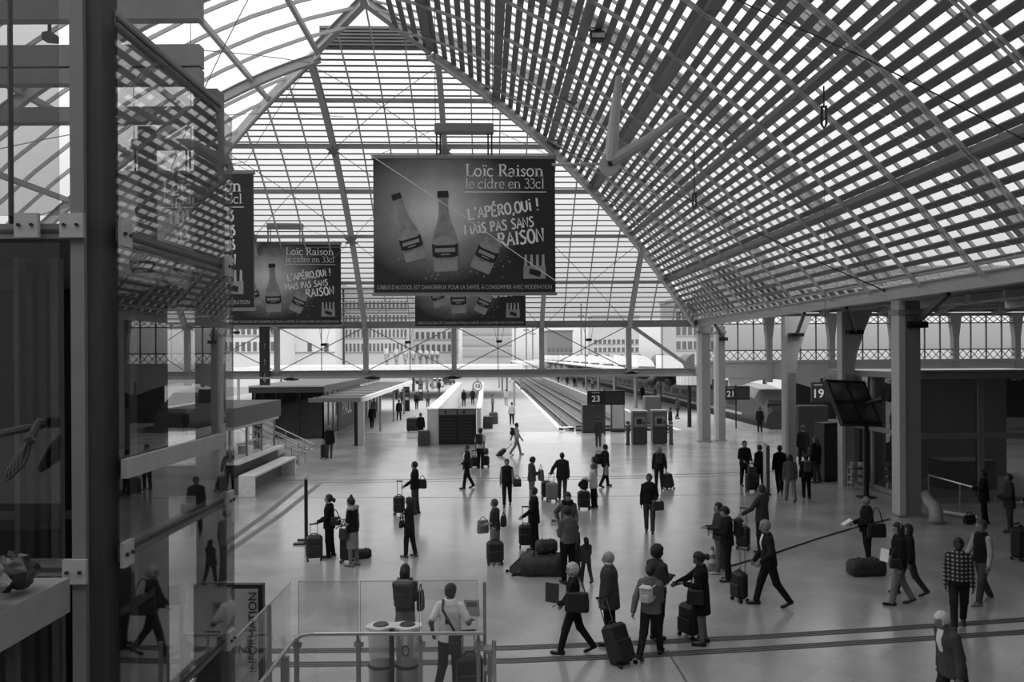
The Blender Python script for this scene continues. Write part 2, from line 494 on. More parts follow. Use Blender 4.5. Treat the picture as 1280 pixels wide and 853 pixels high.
# bracing rods of the end slope and the open slope
def rodX(side, t0, t1, s0, s1):
    R = roofs[side]
    for a, b in (((t0, s0), (t1, s1)), ((t1, s0), (t0, s1))):
        pts = [surf(side, a[1] + (b[1] - a[1]) * i / 6, a[0] + (b[0] - a[0]) * i / 6, .5) for i in range(7)]
        MB().tube(pts, .016, 5).build('tie_rod', RODM, R)
for i, (x0, x1) in enumerate(zip(MAINX, MAINX[1:])):
    for s0, s1 in ((0, 4.65), (4.65, 9.6), (9.6, 14.6)):
        top = min(x0 - XL, XR - x1)
        if s1 <= top + 2.7: rodX('E', x0, x1, s0, s1)
for y1, y0 in zip(MAINY, MAINY[1:]):
    if y1 < 10: break
    for s0, s1 in ((0, 4.65), (4.65, 9.6), (9.6, 14.6)):
        rodX('L', y0, y1, s0, s1)
for x in MAINX[1:5]:
    for s in (4.65, 9.6):
        if s > min(x - XL, XR - x): continue
        c = surf('E', s, x, .58); n = inn('E', s); ux = Vector((1, 0, 0)); uy = n.cross(ux)
        st = [c + (ux * math.cos(k * math.pi / 6) + uy * math.sin(k * math.pi / 6)) * (.42 if k % 2 else .2) for k in range(12)]
        MB().loft([st, [p + n * .03 for p in st]]).build('star_plate', STEELD, roofs['E'])

# eave beam of the louvred slope with brackets
ev = structure(empty('trim_1', (XR, 20, Z0), world=True), 'steel eave beam under the louvred slope')
MB().ibeam((XR + .05, 2, Z0 - .12), (XR + .05, YE, Z0 - .12), .35, .42, .04).build('beam', STEEL, ev)
MB().tube([(XR - .25, 2, Z0 + .28), (XR - .25, YE, Z0 + .28)], .07, 8).build('pipe', STEEL, ev)
evl = structure(empty('trim_2', (XL, 20, Z0), world=True), 'steel eave beam behind the lift')
MB().ibeam((XL, 2, Z0 - .12), (XL, YE, Z0 - .12), .35, .42, .04).build('beam', STEEL, evl)

# ------------------------------------------------------------------ truss bridging the track end
tr = structure(empty('trim_3', (XC, YE, 4.2), world=True), 'steel lattice truss across the end of the hall')
ZT, ZB = 7.12, 4.22
MB().ibeam((XL, YE, ZT), (XR, YE, ZT), .35, .42, .04).build('top_chord', STEEL, tr)
MB().ibeam((XL - 8, YE, ZB), (XR, YE, ZB), .45, .36, .04).build('bottom_chord', STEEL, tr)
MB().b2((XL, YE - .5, ZB - .3), (XR, YE - .2, ZB - .18)).build('ledge', STEEL, tr)
for x in MAINX:
    MB().ibeam((x, YE, ZB), (x, YE, ZT), .30, .30, .04, up=(0, 1, 0)).build('post', STEEL, tr)
xs = [XL] + MAINX + [XR]
for x0, x1 in zip(xs, xs[1:]):
    last = x1 == XR
    if not last:
        MB().tube([(x0, YE, ZB + .1), (x1, YE, ZT - .1)], .03, 6).build('brace', STEELD, tr)
        MB().tube([(x1, YE, ZB + .1), (x0, YE, ZT - .1)], .03, 6).build('brace', STEELD, tr)
    else:
        MB().bar((x0, YE, ZT), (x1, YE, ZB), .2, .2).build('brace', STEEL, tr)
    MB().tube([((x0 + x1) / 2, YE, ZB), ((x0 + x1) / 2, YE, ZT)], .03, 6).build('hanger', STEELD, tr)
# ------------------------------------------------------------------ lettering
def text_mesh(txt, size, thick=.004, bold=0.0, align='CENTER'):
    cu = bpy.data.curves.new('lettering', 'FONT'); cu.body = txt; cu.size = size
    cu.align_x = align; cu.align_y = 'CENTER'; cu.extrude = thick / 2; cu.offset = bold; cu.resolution_u = 3
    ob = bpy.data.objects.new('lettering', cu); COL.objects.link(ob)
    dgp = bpy.context.evaluated_depsgraph_get()
    me = bpy.data.meshes.new_from_object(ob.evaluated_get(dgp))
    bpy.data.objects.remove(ob); bpy.data.curves.remove(cu)
    return me
def facing(p, yaw=0.0):
    """matrix whose local xy is an upright plane looking back along -Y, local z towards the viewer"""
    return Matrix.Translation(Vector(p)) @ Matrix.Rotation(yaw, 4, 'Z') @ Matrix.Rotation(math.radians(90), 4, 'X')
def lettering(txt, M, size, m, parent, bold=0.0, align='CENTER', name='lettering', sx=1.0):
    me = text_mesh(txt, size, .006, bold, align)
    me.transform(M @ Matrix.Diagonal((sx, 1, 1, 1)))
    me.materials.clear()
    return link(name, me, m, parent)
WTXT = mat('white_lettering', 215, .6, var=.02)
GTXT = mat('grey_lettering', 150, .6, var=.02)

# ------------------------------------------------------------------ walls behind and beside the hall
WALLM = mat('hall_wall', 120, .8, var=.1, scale=.5)
slab('wall_back', (-34, -8.3, 0), (46, -8, 19), WALLM, 'wall behind the landing')
wl = structure(empty('wall_left', (-22.4, 20, 0), world=True), 'panelled wall on the lift side')
MB().b2((-22.6, -8, 0), (-22.3, 47, 7.0)).build('wall_face', WALLM, wl)
for k in range(8):
    MB().b2((-22.3, -7 + k * 7.5, 0), (-22.05, -6.4 + k * 7.5, 7.0)).build('pilaster', STEELD, wl)
    if k < 7:
        MB().b2((-22.3, -5.8 + k * 7.5, .1), (-22.24, -.2 + k * 7.5, 3.2)).build('shopfront', mat('shopfront_dark', 45, .3), wl)
MB().b2((-22.3, -8, 3.3), (-22.1, 47, 3.9)).build('fascia', OLDM if 'OLDM' in globals() else STEELD, wl)
slab('wall_left_upper', (-30, -8, 6.9), (XL - .3, 47, 7.2), WALLM, 'flat roof beside the glazed slope')
slab('wall_right', (46, -8, 0), (46.3, 62, 9), WALLM, 'far wall of the old hall')
slab('ceiling_light_blocker', (5, -8, 8.8), (46, 7.0, 9.1), mat('light_blocker_grey', 90, .8), 'added unseen slab that shades the near right floor')  # out of view, added to block roof light from the near right floor
ai = structure(empty('ceiling_aisle', (18, 20, 7.3), world=True), 'low boarded roof of the side aisle beyond the columns')
for k in range(20):
    MB().b2((13.25, -8 + k * 2.0, 7.32), (46, -8 + k * 2.0 + 1.94, 7.40)).build('board', mat('aisle_boards', 105, .8, var=.12, scale=2), ai)
for k in range(9):
    MB().bar((13.25 + k * 4, -8, 7.18), (13.25 + k * 4, 32, 7.18), .18, .26).build('joist', STEELD, ai)
slab('wall_light_blocker', (23.2, -8, 0), (23.5, 26, 8.8), WALLM, 'added unseen wall that keeps light off the near right side')  # off-frame blocker, added to darken the right side of the hall
slab('landing_floor', (-14, -8, 3.3), (46, 1.6, 3.6), mat('landing_concrete', 110, .8), 'upper landing')

# ------------------------------------------------------------------ columns along the louvred side
def column(p, w, d, label, strut=None, ztop=Z0 - .32, name='column'):
    r = empty(name, (p.x, p.y, 0), world=True); tag(r, label, 'column', 'steel columns along the louvred roof')
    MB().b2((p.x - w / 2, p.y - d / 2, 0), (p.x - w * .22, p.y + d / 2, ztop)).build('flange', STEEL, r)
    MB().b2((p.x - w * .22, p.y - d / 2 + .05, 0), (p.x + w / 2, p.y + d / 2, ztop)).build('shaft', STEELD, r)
    MB().b2((p.x - w * .62, p.y - d * .62, 0.002), (p.x + w * .62, p.y + d * .62, .06)).build('base_plate', STEELD, r)
    MB().b2((p.x - w * .58, p.y - d * .62, ztop - .45), (p.x + w * .58, p.y + d * .62, ztop - .3)).build('collar', STEELD, r)
    if strut:
        MB().b2((p.x - w * .1, p.y - d * .7, 6.05), (p.x + w * .75, p.y + d * .7, 6.25)).build('strut_seat', BLACK, r)
        MB().bar((p.x + .2, p.y - .2, 6.2), (XR + .05, p.y - 3.6, Z0 - .35), .12, .16).build('strut', DARK, r)
    return r
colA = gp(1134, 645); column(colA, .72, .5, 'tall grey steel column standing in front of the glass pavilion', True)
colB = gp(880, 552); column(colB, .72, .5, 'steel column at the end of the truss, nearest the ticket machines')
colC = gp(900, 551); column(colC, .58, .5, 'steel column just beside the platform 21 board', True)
# tapered concrete-faced pillars
CONC = mat('pale_pier', 170, .7, var=.06)
def pier(p, w, label):
    r = empty('tapered_pillar', (p.x, p.y, 0), world=True); tag(r, label, 'pillar', 'tapered pillars between concourse and old hall')
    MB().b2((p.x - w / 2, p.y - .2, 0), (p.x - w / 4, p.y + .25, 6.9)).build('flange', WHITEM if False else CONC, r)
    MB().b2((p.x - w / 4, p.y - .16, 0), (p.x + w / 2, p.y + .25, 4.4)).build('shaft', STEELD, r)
    prof = [(w / 2, 4.4), (w / 2 + .12, 5.2), (w / 2 + .45, 6.2), (w / 2 + .75, 6.9)]
    MB().loft([[Vector((p.x - w / 4, p.y - .16, z)), Vector((p.x + x, p.y - .16, z)), Vector((p.x + x, p.y + .25, z)), Vector((p.x - w / 4, p.y + .25, z))] for x, z in prof]).build('haunch', CONC, r)
    MB().bar((p.x + .2, p.y - .4, 6.1), (XR + .1, p.y - 3.2, Z0 - .35), .11, .14).build('strut', DARK, r)
    MB().b2((p.x - .1, p.y - .5, 6.0), (p.x + .5, p.y + .3, 6.15)).build('strut_seat', BLACK, r)
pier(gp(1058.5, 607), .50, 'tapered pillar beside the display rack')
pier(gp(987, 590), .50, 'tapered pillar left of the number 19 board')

# ------------------------------------------------------------------ old hall beyond
OLDM = mat('old_hall_masonry', 185, .8, var=.08, scale=.6)
FAC = 62.0
oh = structure(empty('wall_old_hall', (30, FAC, 0), world=True), 'facade of the old train hall with its window band')
x0, x1 = 17.2, 45.8
MB().b2((x0, FAC, 3.35), (x1, FAC + .5, 4.55)).build('beam', OLDM, oh)
MB().b2((x0, FAC - .15, 4.55), (x1, FAC + .5, 4.75)).build('cornice', OLDM, oh)
MB().b2((x0, FAC, 8.15), (x1, FAC + .4, 8.4)).build('head_beam', STEELD, oh)
MB().b2((x0, FAC, 7.55), (x1, FAC + .3, 7.63)).build('transom', STEELD, oh)
MB().b2((x0, FAC, 5.45), (x1, FAC + .3, 5.55)).build('transom', STEELD, oh)
k = 0; x = x0
while x < x1:
    if k % 4 == 0:
        MB().loft([[Vector((x - a, FAC - .1, z)), Vector((x + a, FAC - .1, z)), Vector((x + a, FAC + .4, z)), Vector((x - a, FAC + .4, z))] for a, z in ((.22, 3.0), (.22, 6.4), (.45, 8.3))]).build('pilaster', CONC, oh)
    else:
        MB().b2((x - .04, FAC, 4.75), (x + .04, FAC + .12, 8.2)).build('mullion', STEELD, oh)
    for za, zb in ((7.63, 8.15), (4.75, 5.45)):
        for sx in (0, .62):
            MB().bar((x + sx, FAC + .1, za), (x + sx + .62, FAC + .1, zb), .05, .05).build('lattice_bar', STEELD, oh)
            MB().bar((x + sx, FAC + .1, zb), (x + sx + .62, FAC + .1, za), .05, .05).build('lattice_bar', STEELD, oh)
    MB().b2((x + .04, FAC + .05, 5.55), (x + 1.2, FAC + .07, 7.55)).build('pane', glass('milky_glass', .75, .6), oh)
    x += 1.24; k += 1
# shallow arch under the beam
for xa, xb in ((19.0, 26.2), (26.6, 36.0)):
    pts = [(xa, 3.35)] + [(xa + (xb - xa) * t / 10, 2.3 + 0.95 * math.sin(math.pi * (t / 10) ** .9)) for t in range(11)] + [(xb, 3.35)]
    MB().prism(pts, Matrix.Translation((0, FAC + .4, 0)) @ Matrix.Rotation(math.radians(90), 4, 'X'), .35).build('arch', OLDM, oh)
orf = structure(empty('ceiling_old_hall', (30, 51, 8.3), world=True), 'boarded shed roof of the old hall')
BOARD = mat('roof_boards', 84, .8, var=.15, scale=2)
for i in range(11):
    ya, yb = 62 - i * 1.0, 62 - i * 1.0 - .92
    za, zb = 8.45 + i * .22, 8.45 + i * .22 + .2
    MB().loft([[Vector((x, ya, za)), Vector((x, yb, zb)), Vector((x, yb, zb + .06)), Vector((x, ya, za + .06))] for x in (15, 46)]).build('board', BOARD, orf)
    ya, yb = 40 + i * 1.0, 40 + i * 1.0 + .92
    MB().loft([[Vector((x, ya, za)), Vector((x, yb, zb)), Vector((x, yb, zb + .06)), Vector((x, ya, za + .06))] for x in (15, 46)]).build('board' if i % 2 else 'roof_pane', BOARD if i % 2 else glass('old_roof_glass', .6, .5), orf)
for k in range(7):
    x = 17 + k * 4.6
    MB().bar((x, 62, 8.3), (x, 51, 10.7), .16, .3).build('roof_rib', STEELD, orf)
    MB().bar((x, 40, 8.3), (x, 51, 10.7), .16, .3).build('roof_rib', STEELD, orf)
    MB().tube([(x, 62, 8.35), (x, 40, 8.35)], .03, 6).build('tie_rod', RODM, orf)
slab('wall_old_hall_back', (24.5, 63, 0), (46, 63.2, 3.3), mat('old_hall_dark', 40, .8), 'dim back of the old hall')

# ------------------------------------------------------------------ train
TRM = mat('train_side', 62, .35, var=.05); TRS = mat('train_stripe', 170, .4)
tr_ = empty('train', (21.9, 60, -.8), world=True); tag(tr_, 'long dark train with a pale stripe standing at the platform beyond the columns', 'train')
sec = [(-1.4, -.5), (-1.45, .8), (-1.35, 2.0), (-.9, 2.75), (.9, 2.75), (1.35, 2.0), (1.45, .8), (1.4, -.5)]
rings = []
for y, k in ((58.5, .45), (59.3, .7), (61, .92), (64, 1.0), (200, 1.0)):
    rings.append([Vector((21.9 + a * (.75 + .25 * k), y, -.3 + (b + .5) * k - .2)) for a, b in sec])
MB().loft(rings).build('body', TRM, tr_)
MB().b2((20.42, 63.5, .35), (20.47, 200, .55)).build('stripe', TRS, tr_)
for k in range(16):
    MB().b2((20.46, 65 + k * 4, 1.0), (20.50, 67.6 + k * 4, 1.6)).build('window', BLACK, tr_)
MB().b2((20.9, 58.9, .9), (22.9, 60.2, 1.5)).build('windscreen', BLACK, tr_)
tw = empty('train', (31, 60, -.8), world=True); tag(tw, 'pale nosed train glimpsed beside the number 19 board', 'train')
slab('track_bed_floor_3', (28.5, 54.6, -.003), (34, 64, .001), BALL, 'end of the far track')
MB().loft([[Vector((30.2 + a * (.7 + .3 * k), y, (b + .5) * k + .02)) for a, b in sec] for y, k in ((57.6, .4), (58.4, .7), (60, .95), (61.7, 1.0))]).build('body', mat('train_nose', 175, .35), tw)
MB().b2((29.2, 57.9, 1.6), (31.2, 58.9, 2.1)).build('windscreen', BLACK, tw)

# ------------------------------------------------------------------ glass pavilion beside the column
pv = empty('glass_pavilion', gp(1215, 640), world=True); tag(pv, 'dark glass pavilion with steel frames behind the tall grey column', 'pavilion')
px0, py0 = 14.9, 27.4; zt = 4.35; xs_ = [14.9, 17.2, 19.5, 21.8]; ys_ = [27.4, 30.4, 33.4]
MB().b2((14.6, 27.0, zt), (22.2, 33.8, zt + .22)).build('roof', STEELD, pv)
MB().b2((14.6, 26.95, zt + .22), (22.2, 27.05, zt + .3)).build('roof_edge', CHROME, pv)
for x in xs_:
    MB().b2((x - .1, 27.3, .0), (x + .1, 27.5, zt)).build('mullion', STEELD, pv)
    MB().b2((x - .08, 33.3, .0), (x + .08, 33.5, zt)).build('mullion', STEELD, pv)
for y in ys_[1:2]:
    MB().b2((14.82, y - .08, .0), (14.98, y + .08, zt)).build('mullion', STEELD, pv)
for z in (.12, 2.35):
    MB().b2((14.8, 27.33, z - .09), (21.9, 27.47, z + .09)).build('transom', STEELD, pv)
    MB().b2((14.83, 27.4, z - .09), (14.97, 33.4, z + .09)).build('transom', STEELD, pv)
for a, b in zip(xs_, xs_[1:]):
    for z0_, z1_ in ((.2, 2.26), (2.44, zt)):
        MB().b2((a + .1, 27.39, z0_), (b - .1, 27.41, z1_)).build('pane', glass('pavilion_glass', .5, 1.2), pv)
for a, b in zip(ys_, ys_[1:]):
    for z0_, z1_ in ((.2, 2.26), (2.44, zt)):
        MB().b2((14.89, a + .1, z0_), (14.91, b - .1, z1_)).build('pane', glass('pavilion_glass', .5, 1.2), pv)
MB().b2((15.0, 33.2, 0), (22, 33.3, zt)).build('back_wall', mat('dim_panel', 150, .6), pv)
for k in range(3):
    MB().b2((15.6 + 2.2 * k, 29.5, zt - .08), (16.8 + 2.2 * k, 29.8, zt - .02)).build('ceiling_lamp', emit('lamp_tube', 255, 6.0), pv)
MB().b2((17.5, 30.0, 0), (19.5, 31.2, 1.1)).build('counter', mat('counter_grey', 150, .5), pv)
hr = empty('handrail', gp(1190, 640), world=True); tag(hr, 'sloping chrome handrail in front of the glass pavilion', 'handrail')
a, b = at(1161, 594, 26.2), at(1222, 611, 25.0)

MB().tube([a, b], .03, 8).build('rail', CHROME, hr)
for t in (0.0, .65):
    p = a.lerp(b, t); MB().tube([(p.x, p.y, .002), p], .025, 8).build('post', STEELD, hr)
a2, b2_ = Vector((a.x, a.y, .12)), Vector((b.x, b.y, .10)); MB().tube([a2, b2_], .05, 8).build('foot_rail', WHITEM, hr)
dk = empty('air_duct', gp(1160, 645), world=True); tag(dk, 'white curved duct leaving the foot of the tall grey column', 'duct')
q = [at(1157, 618, 25.5), at(1160, 626, 25.2), at(1168, 634, 24.9), at(1170, 640, 24.8), Vector((*gp(1170, 655).xy, .02))]
MB().tube(q, [.16, .17, .19, .2, .2], 10).build('pipe', mat('duct_grey', 150, .5), dk, True)
MB().tube([q[-2] + Vector((0, 0, -.25)), q[-2] + Vector((0, 0, -.33))], .23, 10).build('flange', STEELD, dk)

# ------------------------------------------------------------------ display rack on a pole
dr = empty('display_rack', gp(1083, 622), world=True); tag(dr, 'tilted rack of four dark information screens on a black pole', 'display')
c0 = at(1066, 504, 29.0); pb = gp(1083, 622)
_ex = (cw(1.4, .5, -.08)).normalized(); _ez = (cw(-.22, .85, 1.45)).normalized(); _ez = (_ez - _ex * _ez.dot(_ex)).normalized(); _ey = _ez.cross(_ex)
M = Matrix.Translation(c0) @ Matrix((_ex, _ey, _ez)).transposed().to_4x4() @ Matrix.Diagonal((.82, 1, .98, 1))
SCRM = mat('screen_back', 40, .35)
for i in (-1, 1):
    for j in (-1, 1):
        mb = MB(); mb.cbox((i * .52, 0, j * .44), (.98, .12, .82), .03); mb.v = [tuple(M @ Vector(p)) for p in mb.v]; sc = mb.build('screen', SCRM, dr)
        mb = MB(); mb.box((i * .52, -.065, j * .44), (.88, .012, .72)); mb.v = [tuple(M @ Vector(p)) for p in mb.v]; mb.build('panel', mat('screen_glass', 52, .15), sc)
mb = MB()
for z in (-.9, 0, .9):
    mb.box((0, .0, z), (2.12, .16, .05))
for x in (-1.06, 0, 1.06):
    mb.box((x, 0, 0), (.05, .16, 1.85))
mb.v = [tuple(M @ Vector(p)) for p in mb.v]; mb.build('frame', BLACK, dr)
MB().tube([(pb.x, pb.y, .002), (pb.x, pb.y, 2.9)], .10, 10).build('pole', BLACK, dr)
MB().tube([(pb.x, pb.y, 2.85), M @ Vector((0, .15, -.3))], .09, 8).build('arm', BLACK, dr)
MB().tube([M @ Vector((.6, .1, 0)), at(1108, 498, 28.6), at(1116, 488, 28.2)], .07, 8).build('bracket', BLACK, dr)
MB().tube([at(1112, 500, 28.4), at(1116, 478, 28.2)], .28, 10).build('loudspeaker', BLACK, dr)
MB().lathe((pb.x, pb.y, 0), [(.35, .002), (.35, .03), (.12, .06)], 12).build('base', BLACK, dr)

# ------------------------------------------------------------------ small furniture on the right
def totem(name, p, w, d, h, label, cat, m=DARK, face=None, yaw=0, facelab=None):
    r = empty(name, (p.x, p.y, 0), yaw); tag(r, label, cat)
    MB().cbox((0, 0, h / 2 + .03), (w, d, h - .06), .03).build('body', m, r)
    MB().b2((-w / 2 - .03, -d / 2 - .03, 0.001), (w / 2 + .03, d / 2 + .03, .06)).build('plinth', BLACK, r)
    if face:
        MB().b2((-w / 2 + .06, -d / 2 - .012, h * .12), (w / 2 - .06, -d / 2 - .002, h * .94)).build('poster', face, r)
    return r
totem('advertising_kiosk', gp(1034, 601), .8, .6, 2.4, 'dark advertising kiosk standing left of the tapered pillar', 'kiosk', DARK, mat('dim_poster', 62, .4), math.radians(20))
totem('advertising_kiosk', gp(1013, 570), 1.5, .9, 2.6, 'tall black booth behind the walkers, under the number 19 board', 'booth', BLACK)
totem('poster_stand', gp(958.5, 617), .12, .9, 1.85, 'narrow poster stand seen nearly edge on beside the couple with a suitcase', 'poster stand', mat('stand_frame', 60, .4), None, math.radians(-12))
r = bpy.data.objects['poster_stand']; MB().b2((-.075, -.4, .25), (-.062, .4, 1.8)).build('poster', mat('pale_poster', 200, .4), r)
fr = empty('leaflet_rack', (*gp(1072, 612).xy, 0)); tag(fr, 'pale wire leaflet rack beside the display pole', 'rack')
for z in (.25, .55, .85):
    MB().b2((-.32, -.18, z), (.32, .18, z + .03)).build('shelf', CHROME, fr)
    for k in range(4):
        MB().box((-.22 + k * .15, 0, z + .12), (.11, .03, .16), Matrix.Rotation(.3, 3, 'X')).build('leaflet', mat('leaflet_%d' % (k % 3), (190, 130, 220)[k % 3], .6), fr)
for x in (-.31, .31):
    for y in (-.17, .17):
        MB().tube([(x, y, .002), (x, y, 1.0)], .012, 6).build('post', CHROME, fr)
# ticket machines
def ticket(px, py, label):
    p = gp(px, py); r = empty('ticket_machine', (p.x, p.y, 0)); tag(r, label, 'machine', 'ticket machines by the track end')
    MB().cbox((0, 0, .98), (.86, .6, 1.9), .04).build('body', mat('machine_grey', 92, .4), r)
    MB().cbox((0, -.04, 1.95), (.94, .72, .1), .02).build('hood', mat('hood_grey', 150, .4), r)
    s = MB().b2((-.3, -.33, 1.1), (.3, -.3, 1.62)).build('bezel', mat('bezel', 130, .4), r)
    MB().b2((-.2, -.345, 1.2), (.12, -.331, 1.52)).build('screen', BLACK, s)
    MB().b2((.18, -.345, 1.2), (.27, -.331, 1.4)).build('keypad', DARK, s)
    MB().b2((-.4, -.33, .05), (.4, -.3, .92)).build('lower_panel', mat('lower_panel', 55, .4), r)
    MB().b2((-.43, -.34, .93), (.43, -.28, 1.0)).build('shelf', DARK, r)
ticket(799, 556, 'grey ticket machine with a lit screen, nearer the number 23 board')
ticket(824, 555, 'grey ticket machine on the column side')
for px, lab in ((785, 'low grey bollard left of the ticket machines'), (839, 'low grey bollard right of the ticket machines')):
    p = gp(px, 556); r = empty('bollard', (p.x, p.y, 0)); tag(r, lab, 'bollard')
    MB().lathe((0, 0, 0), [(.11, .002), (.11, 1.3), (.08, 1.36)], 10).build('post', mat('bollard_grey', 80, .5), r)
    MB().lathe((0, 0, 0), [(.15, .001), (.15, .05), (.11, .06)], 10).build('foot', DARK, r)
    MB().lathe((0, 0, 0), [(.115, 1.1), (.115, 1.2)], 10).build('band', STEEL, r)
# platform number boards
def board(px0, px1, py0, py1, d, txt, label, pole_to=0.0, poles=(.5,)):
    a, b = at(px0, py1, d), at(px1, py0, d); c = (a + b) / 2
    r = empty('platform_board', (c.x, c.y, 0), world=True); tag(r, label, 'sign', 'platform number boards')
    wd, ht = (b - a).length * .96, b.z - a.z; wd = abs(b.x - a.x)
    MB().b2((c.x - wd / 2, c.y - .08, a.z), (c.x + wd / 2, c.y + .08, b.z)).build('cabinet', BLACK, r)
    lettering(txt, facing((c.x - wd * .27, c.y - .09, c.z - ht * .08)), ht * .62, WTXT, r, .008)
    MB().b2((c.x - wd * .30 - .2, c.y - .1, b.z - ht * .16), (c.x - wd * .25 + .2, c.y - .085, b.z - ht * .10)).build('caption_bar', GTXT, r)
    MB().b2((c.x - wd * .02, c.y - .1, a.z + ht * .12), (c.x + wd * .46, c.y - .085, b.z - ht * .12)).build('screen', mat('board_screen', 48, .3), r)
    MB().b2((c.x - wd * .04, c.y - .1, a.z), (c.x - wd * .02, c.y - .08, b.z)).build('divider', DARK, r)
    MB().tube([(c.x - .03 * wd, c.y + .12, pole_to), (c.x - .03 * wd, c.y + .12, b.z + .1)], .05, 8).build('pole', DARK, r)
board(734, 781, 488.5, 506.5, 52.0, '23', 'black platform board numbered 23 on a pole at the track end')
board(906, 937, 483, 500, 56.0, '21', 'black platform board numbered 21 between the columns')
board(1014, 1048, 478, 503, 44.0, '19', 'black platform board numbered 19 left of the display rack')
# cabinets and bits at the buffer end
totem('equipment_cabinet', gp(741, 541), 1.45, .8, 1.9, 'dark equipment cabinet under the number 23 board', 'cabinet', mat('cabinet_dark', 50, .5))
totem('equipment_cabinet', gp(772, 540), .9, .5, 2.0, 'tall dark panel with small notices behind the ticket machines', 'cabinet', mat('cabinet_dark2', 60, .5), mat('notice', 160, .5))
totem('equipment_cabinet', gp(815, 530), 1.2, .8, 2.1, 'brownish grey kiosk block behind the second ticket machine', 'cabinet', mat('cabinet_mid', 88, .5))
bf = empty('buffer_stop', (9.3, 55.6, 0), world=True); tag(bf, 'low dark buffer stop at the end of the tracks', 'buffer')
MB().b2((6.2, 55.0, -.999), (12.6, 55.6, .35)).build('block', mat('buffer_dark', 45, .7), bf)
for x in (7.0, 8.3, 10.2, 11.5):
    MB().tube([(x, 55.5, 0), (x, 56.3, 0)], .16, 10).build('buffer', BLACK, bf)
MB().b2((6.2, 54.96, .1), (12.6, 55.0, .25)).build('stripe', mat('buffer_stripe', 150, .6), bf)
tp = empty('luggage_trolley', (*gp(708, 538).xy, 0), .3); tag(tp, 'small pale luggage trolley parked at the buffer end', 'trolley')
MB().b2((-.5, -.25, .18), (.5, .25, .22)).build('deck', WHITEM, tp)
MB().tube([(-.45, -.2, .2), (-.55, -.2, .95), (-.55, .2, .95), (-.45, .2, .2)], .02, 6).build('push_bar', CHROME, tp)
for x in (-.4, .4):
    for y in (-.2, .2):
        MB().tube([(x, y - .03, .09), (x, y + .03, .09)], .085, 10).build('wheel', BLACK, tp)
# drum lamp kiosk
dp = gp(862, 534); dm = empty('drum_shelter', (dp.x, dp.y, 0)); tag(dm, 'white ribbed drum on a black post behind the truss-end column', 'shelter')
MB().lathe((.35, 0, 0), [(1.25, 3.05), (1.25, 4.1), (1.1, 4.2)], 28).build('drum', WHITEM, dm)
for k in range(28):
    a = 2 * math.pi * (k + .5) / 28
    MB().tube([(.35 + 1.25 * math.cos(a), 1.25 * math.sin(a), 3.06), (.35 + 1.25 * math.cos(a), 1.25 * math.sin(a), 4.08)], .02, 4).build('rib', mat('drum_rib', 190, .6), dm)
MB().lathe((0, 0, 0), [(.15, .002), (.13, 3.05)], 12).build('post', BLACK, dm)
# platform lamp with two dark globes
lp = gp(826, 514); lm = empty('platform_lamp', (lp.x, lp.y, 0)); tag(lm, 'black platform lamp post with two dark globes beyond the ticket machines', 'lamp')
MB().tube([(0, 0, .002), (0, 0, 3.3)], .06, 8).build('post', BLACK, lm)
MB().tube([(-.9, 0, 3.0), (0, 0, 3.3), (.9, 0, 3.0)], .04, 6).build('arm', BLACK, lm)
for x in (-.85, .85):
    MB().lathe((x, 0, 2.75), [(.05, -.5), (.4, -.3), (.5, 0), (.4, .3), (.05, .45)], 12).build('globe', BLACK, lm, True)

# ------------------------------------------------------------------ left: info booth, stair, shop
BDARK = mat('booth_dark', 48, .5)
bo = empty('info_booth', cw(-11.5, 30.5), world=True); tag(bo, 'glazed information booth with a dark base, pale ledge and round i sign', 'booth')
def cbox_cw(u0, u1, d0, d1, z0, z1):
    P = [cw(u, d) for u, d in ((u0, d0), (u1, d0), (u1, d1), (u0, d1))]
    return MB().loft([[Vector((p.x, p.y, z)) for p in P] for z in (z0, z1)])
cbox_cw(-13.2, -10.65, 30.3, 36.2, 0.002, 1.15).build('base', BDARK, bo)
cbox_cw(-13.3, -10.35, 30.2, 36.3, 1.15, 1.24).build('ledge', mat('ledge_white', 225, .5), bo)
for d0, d1 in ((30.5, 32.3), (32.4, 34.2), (34.3, 36.0)):
    cbox_cw(-10.75, -10.73, d0, d1, 1.24, 2.45).build('pane', CLEAR, bo)
cbox_cw(-12.0, -10.8, 30.4, 30.42, 1.24, 2.45).build('pane', CLEAR, bo)
for d in (30.4, 32.35, 34.25, 36.1):
    cbox_cw(-10.79, -10.71, d - .04, d + .04, 1.24, 2.45).build('mullion', STEELD, bo)
cbox_cw(-13.2, -10.6, 30.2, 36.3, 2.45, 2.58).build('soffit_strip', mat('soffit_strip', 210, .5), bo)
cbox_cw(-13.2, -10.5, 30.2, 36.3, 2.58, 3.3).build('header', mat('header_grey', 92, .6), bo)
cbox_cw(-13.2, -10.62, 30.12, 30.2, 2.62, 3.15).build('sign_panel', BLACK, bo)
ring = [(.19 * math.cos(t * math.pi / 12), .19 * math.sin(t * math.pi / 12)) for t in range(22)]
pc = cw(-10.97, 30.1, 2.89); Mf = facing(pc, -YAW)
rg = MB().tube([Mf @ Vector((x, y, 0)) for x, y in ring], .016, 6); rg.tube([Mf @ Vector((.10, -.13, 0)), Mf @ Vector((.2, -.24, 0))], .016, 6)
rg.build('sign_ring', WTXT, bo)
lettering('i', Mf, .3, WTXT, bo, .008)
for k, (u, d) in enumerate(((-11.0, 31.2), (-11.05, 32.8), (-11.0, 34.6))):
    cbox_cw(u - .2, u + .16, d - .02, d + .02, 1.26, 1.6).build('monitor', BLACK, bo)
be = empty('counter_bench', cw(-9.95, 30.2), world=True); tag(be, 'long white bench shelf standing along the information booth', 'bench')
BWH = mat('bench_white', 228, .45)
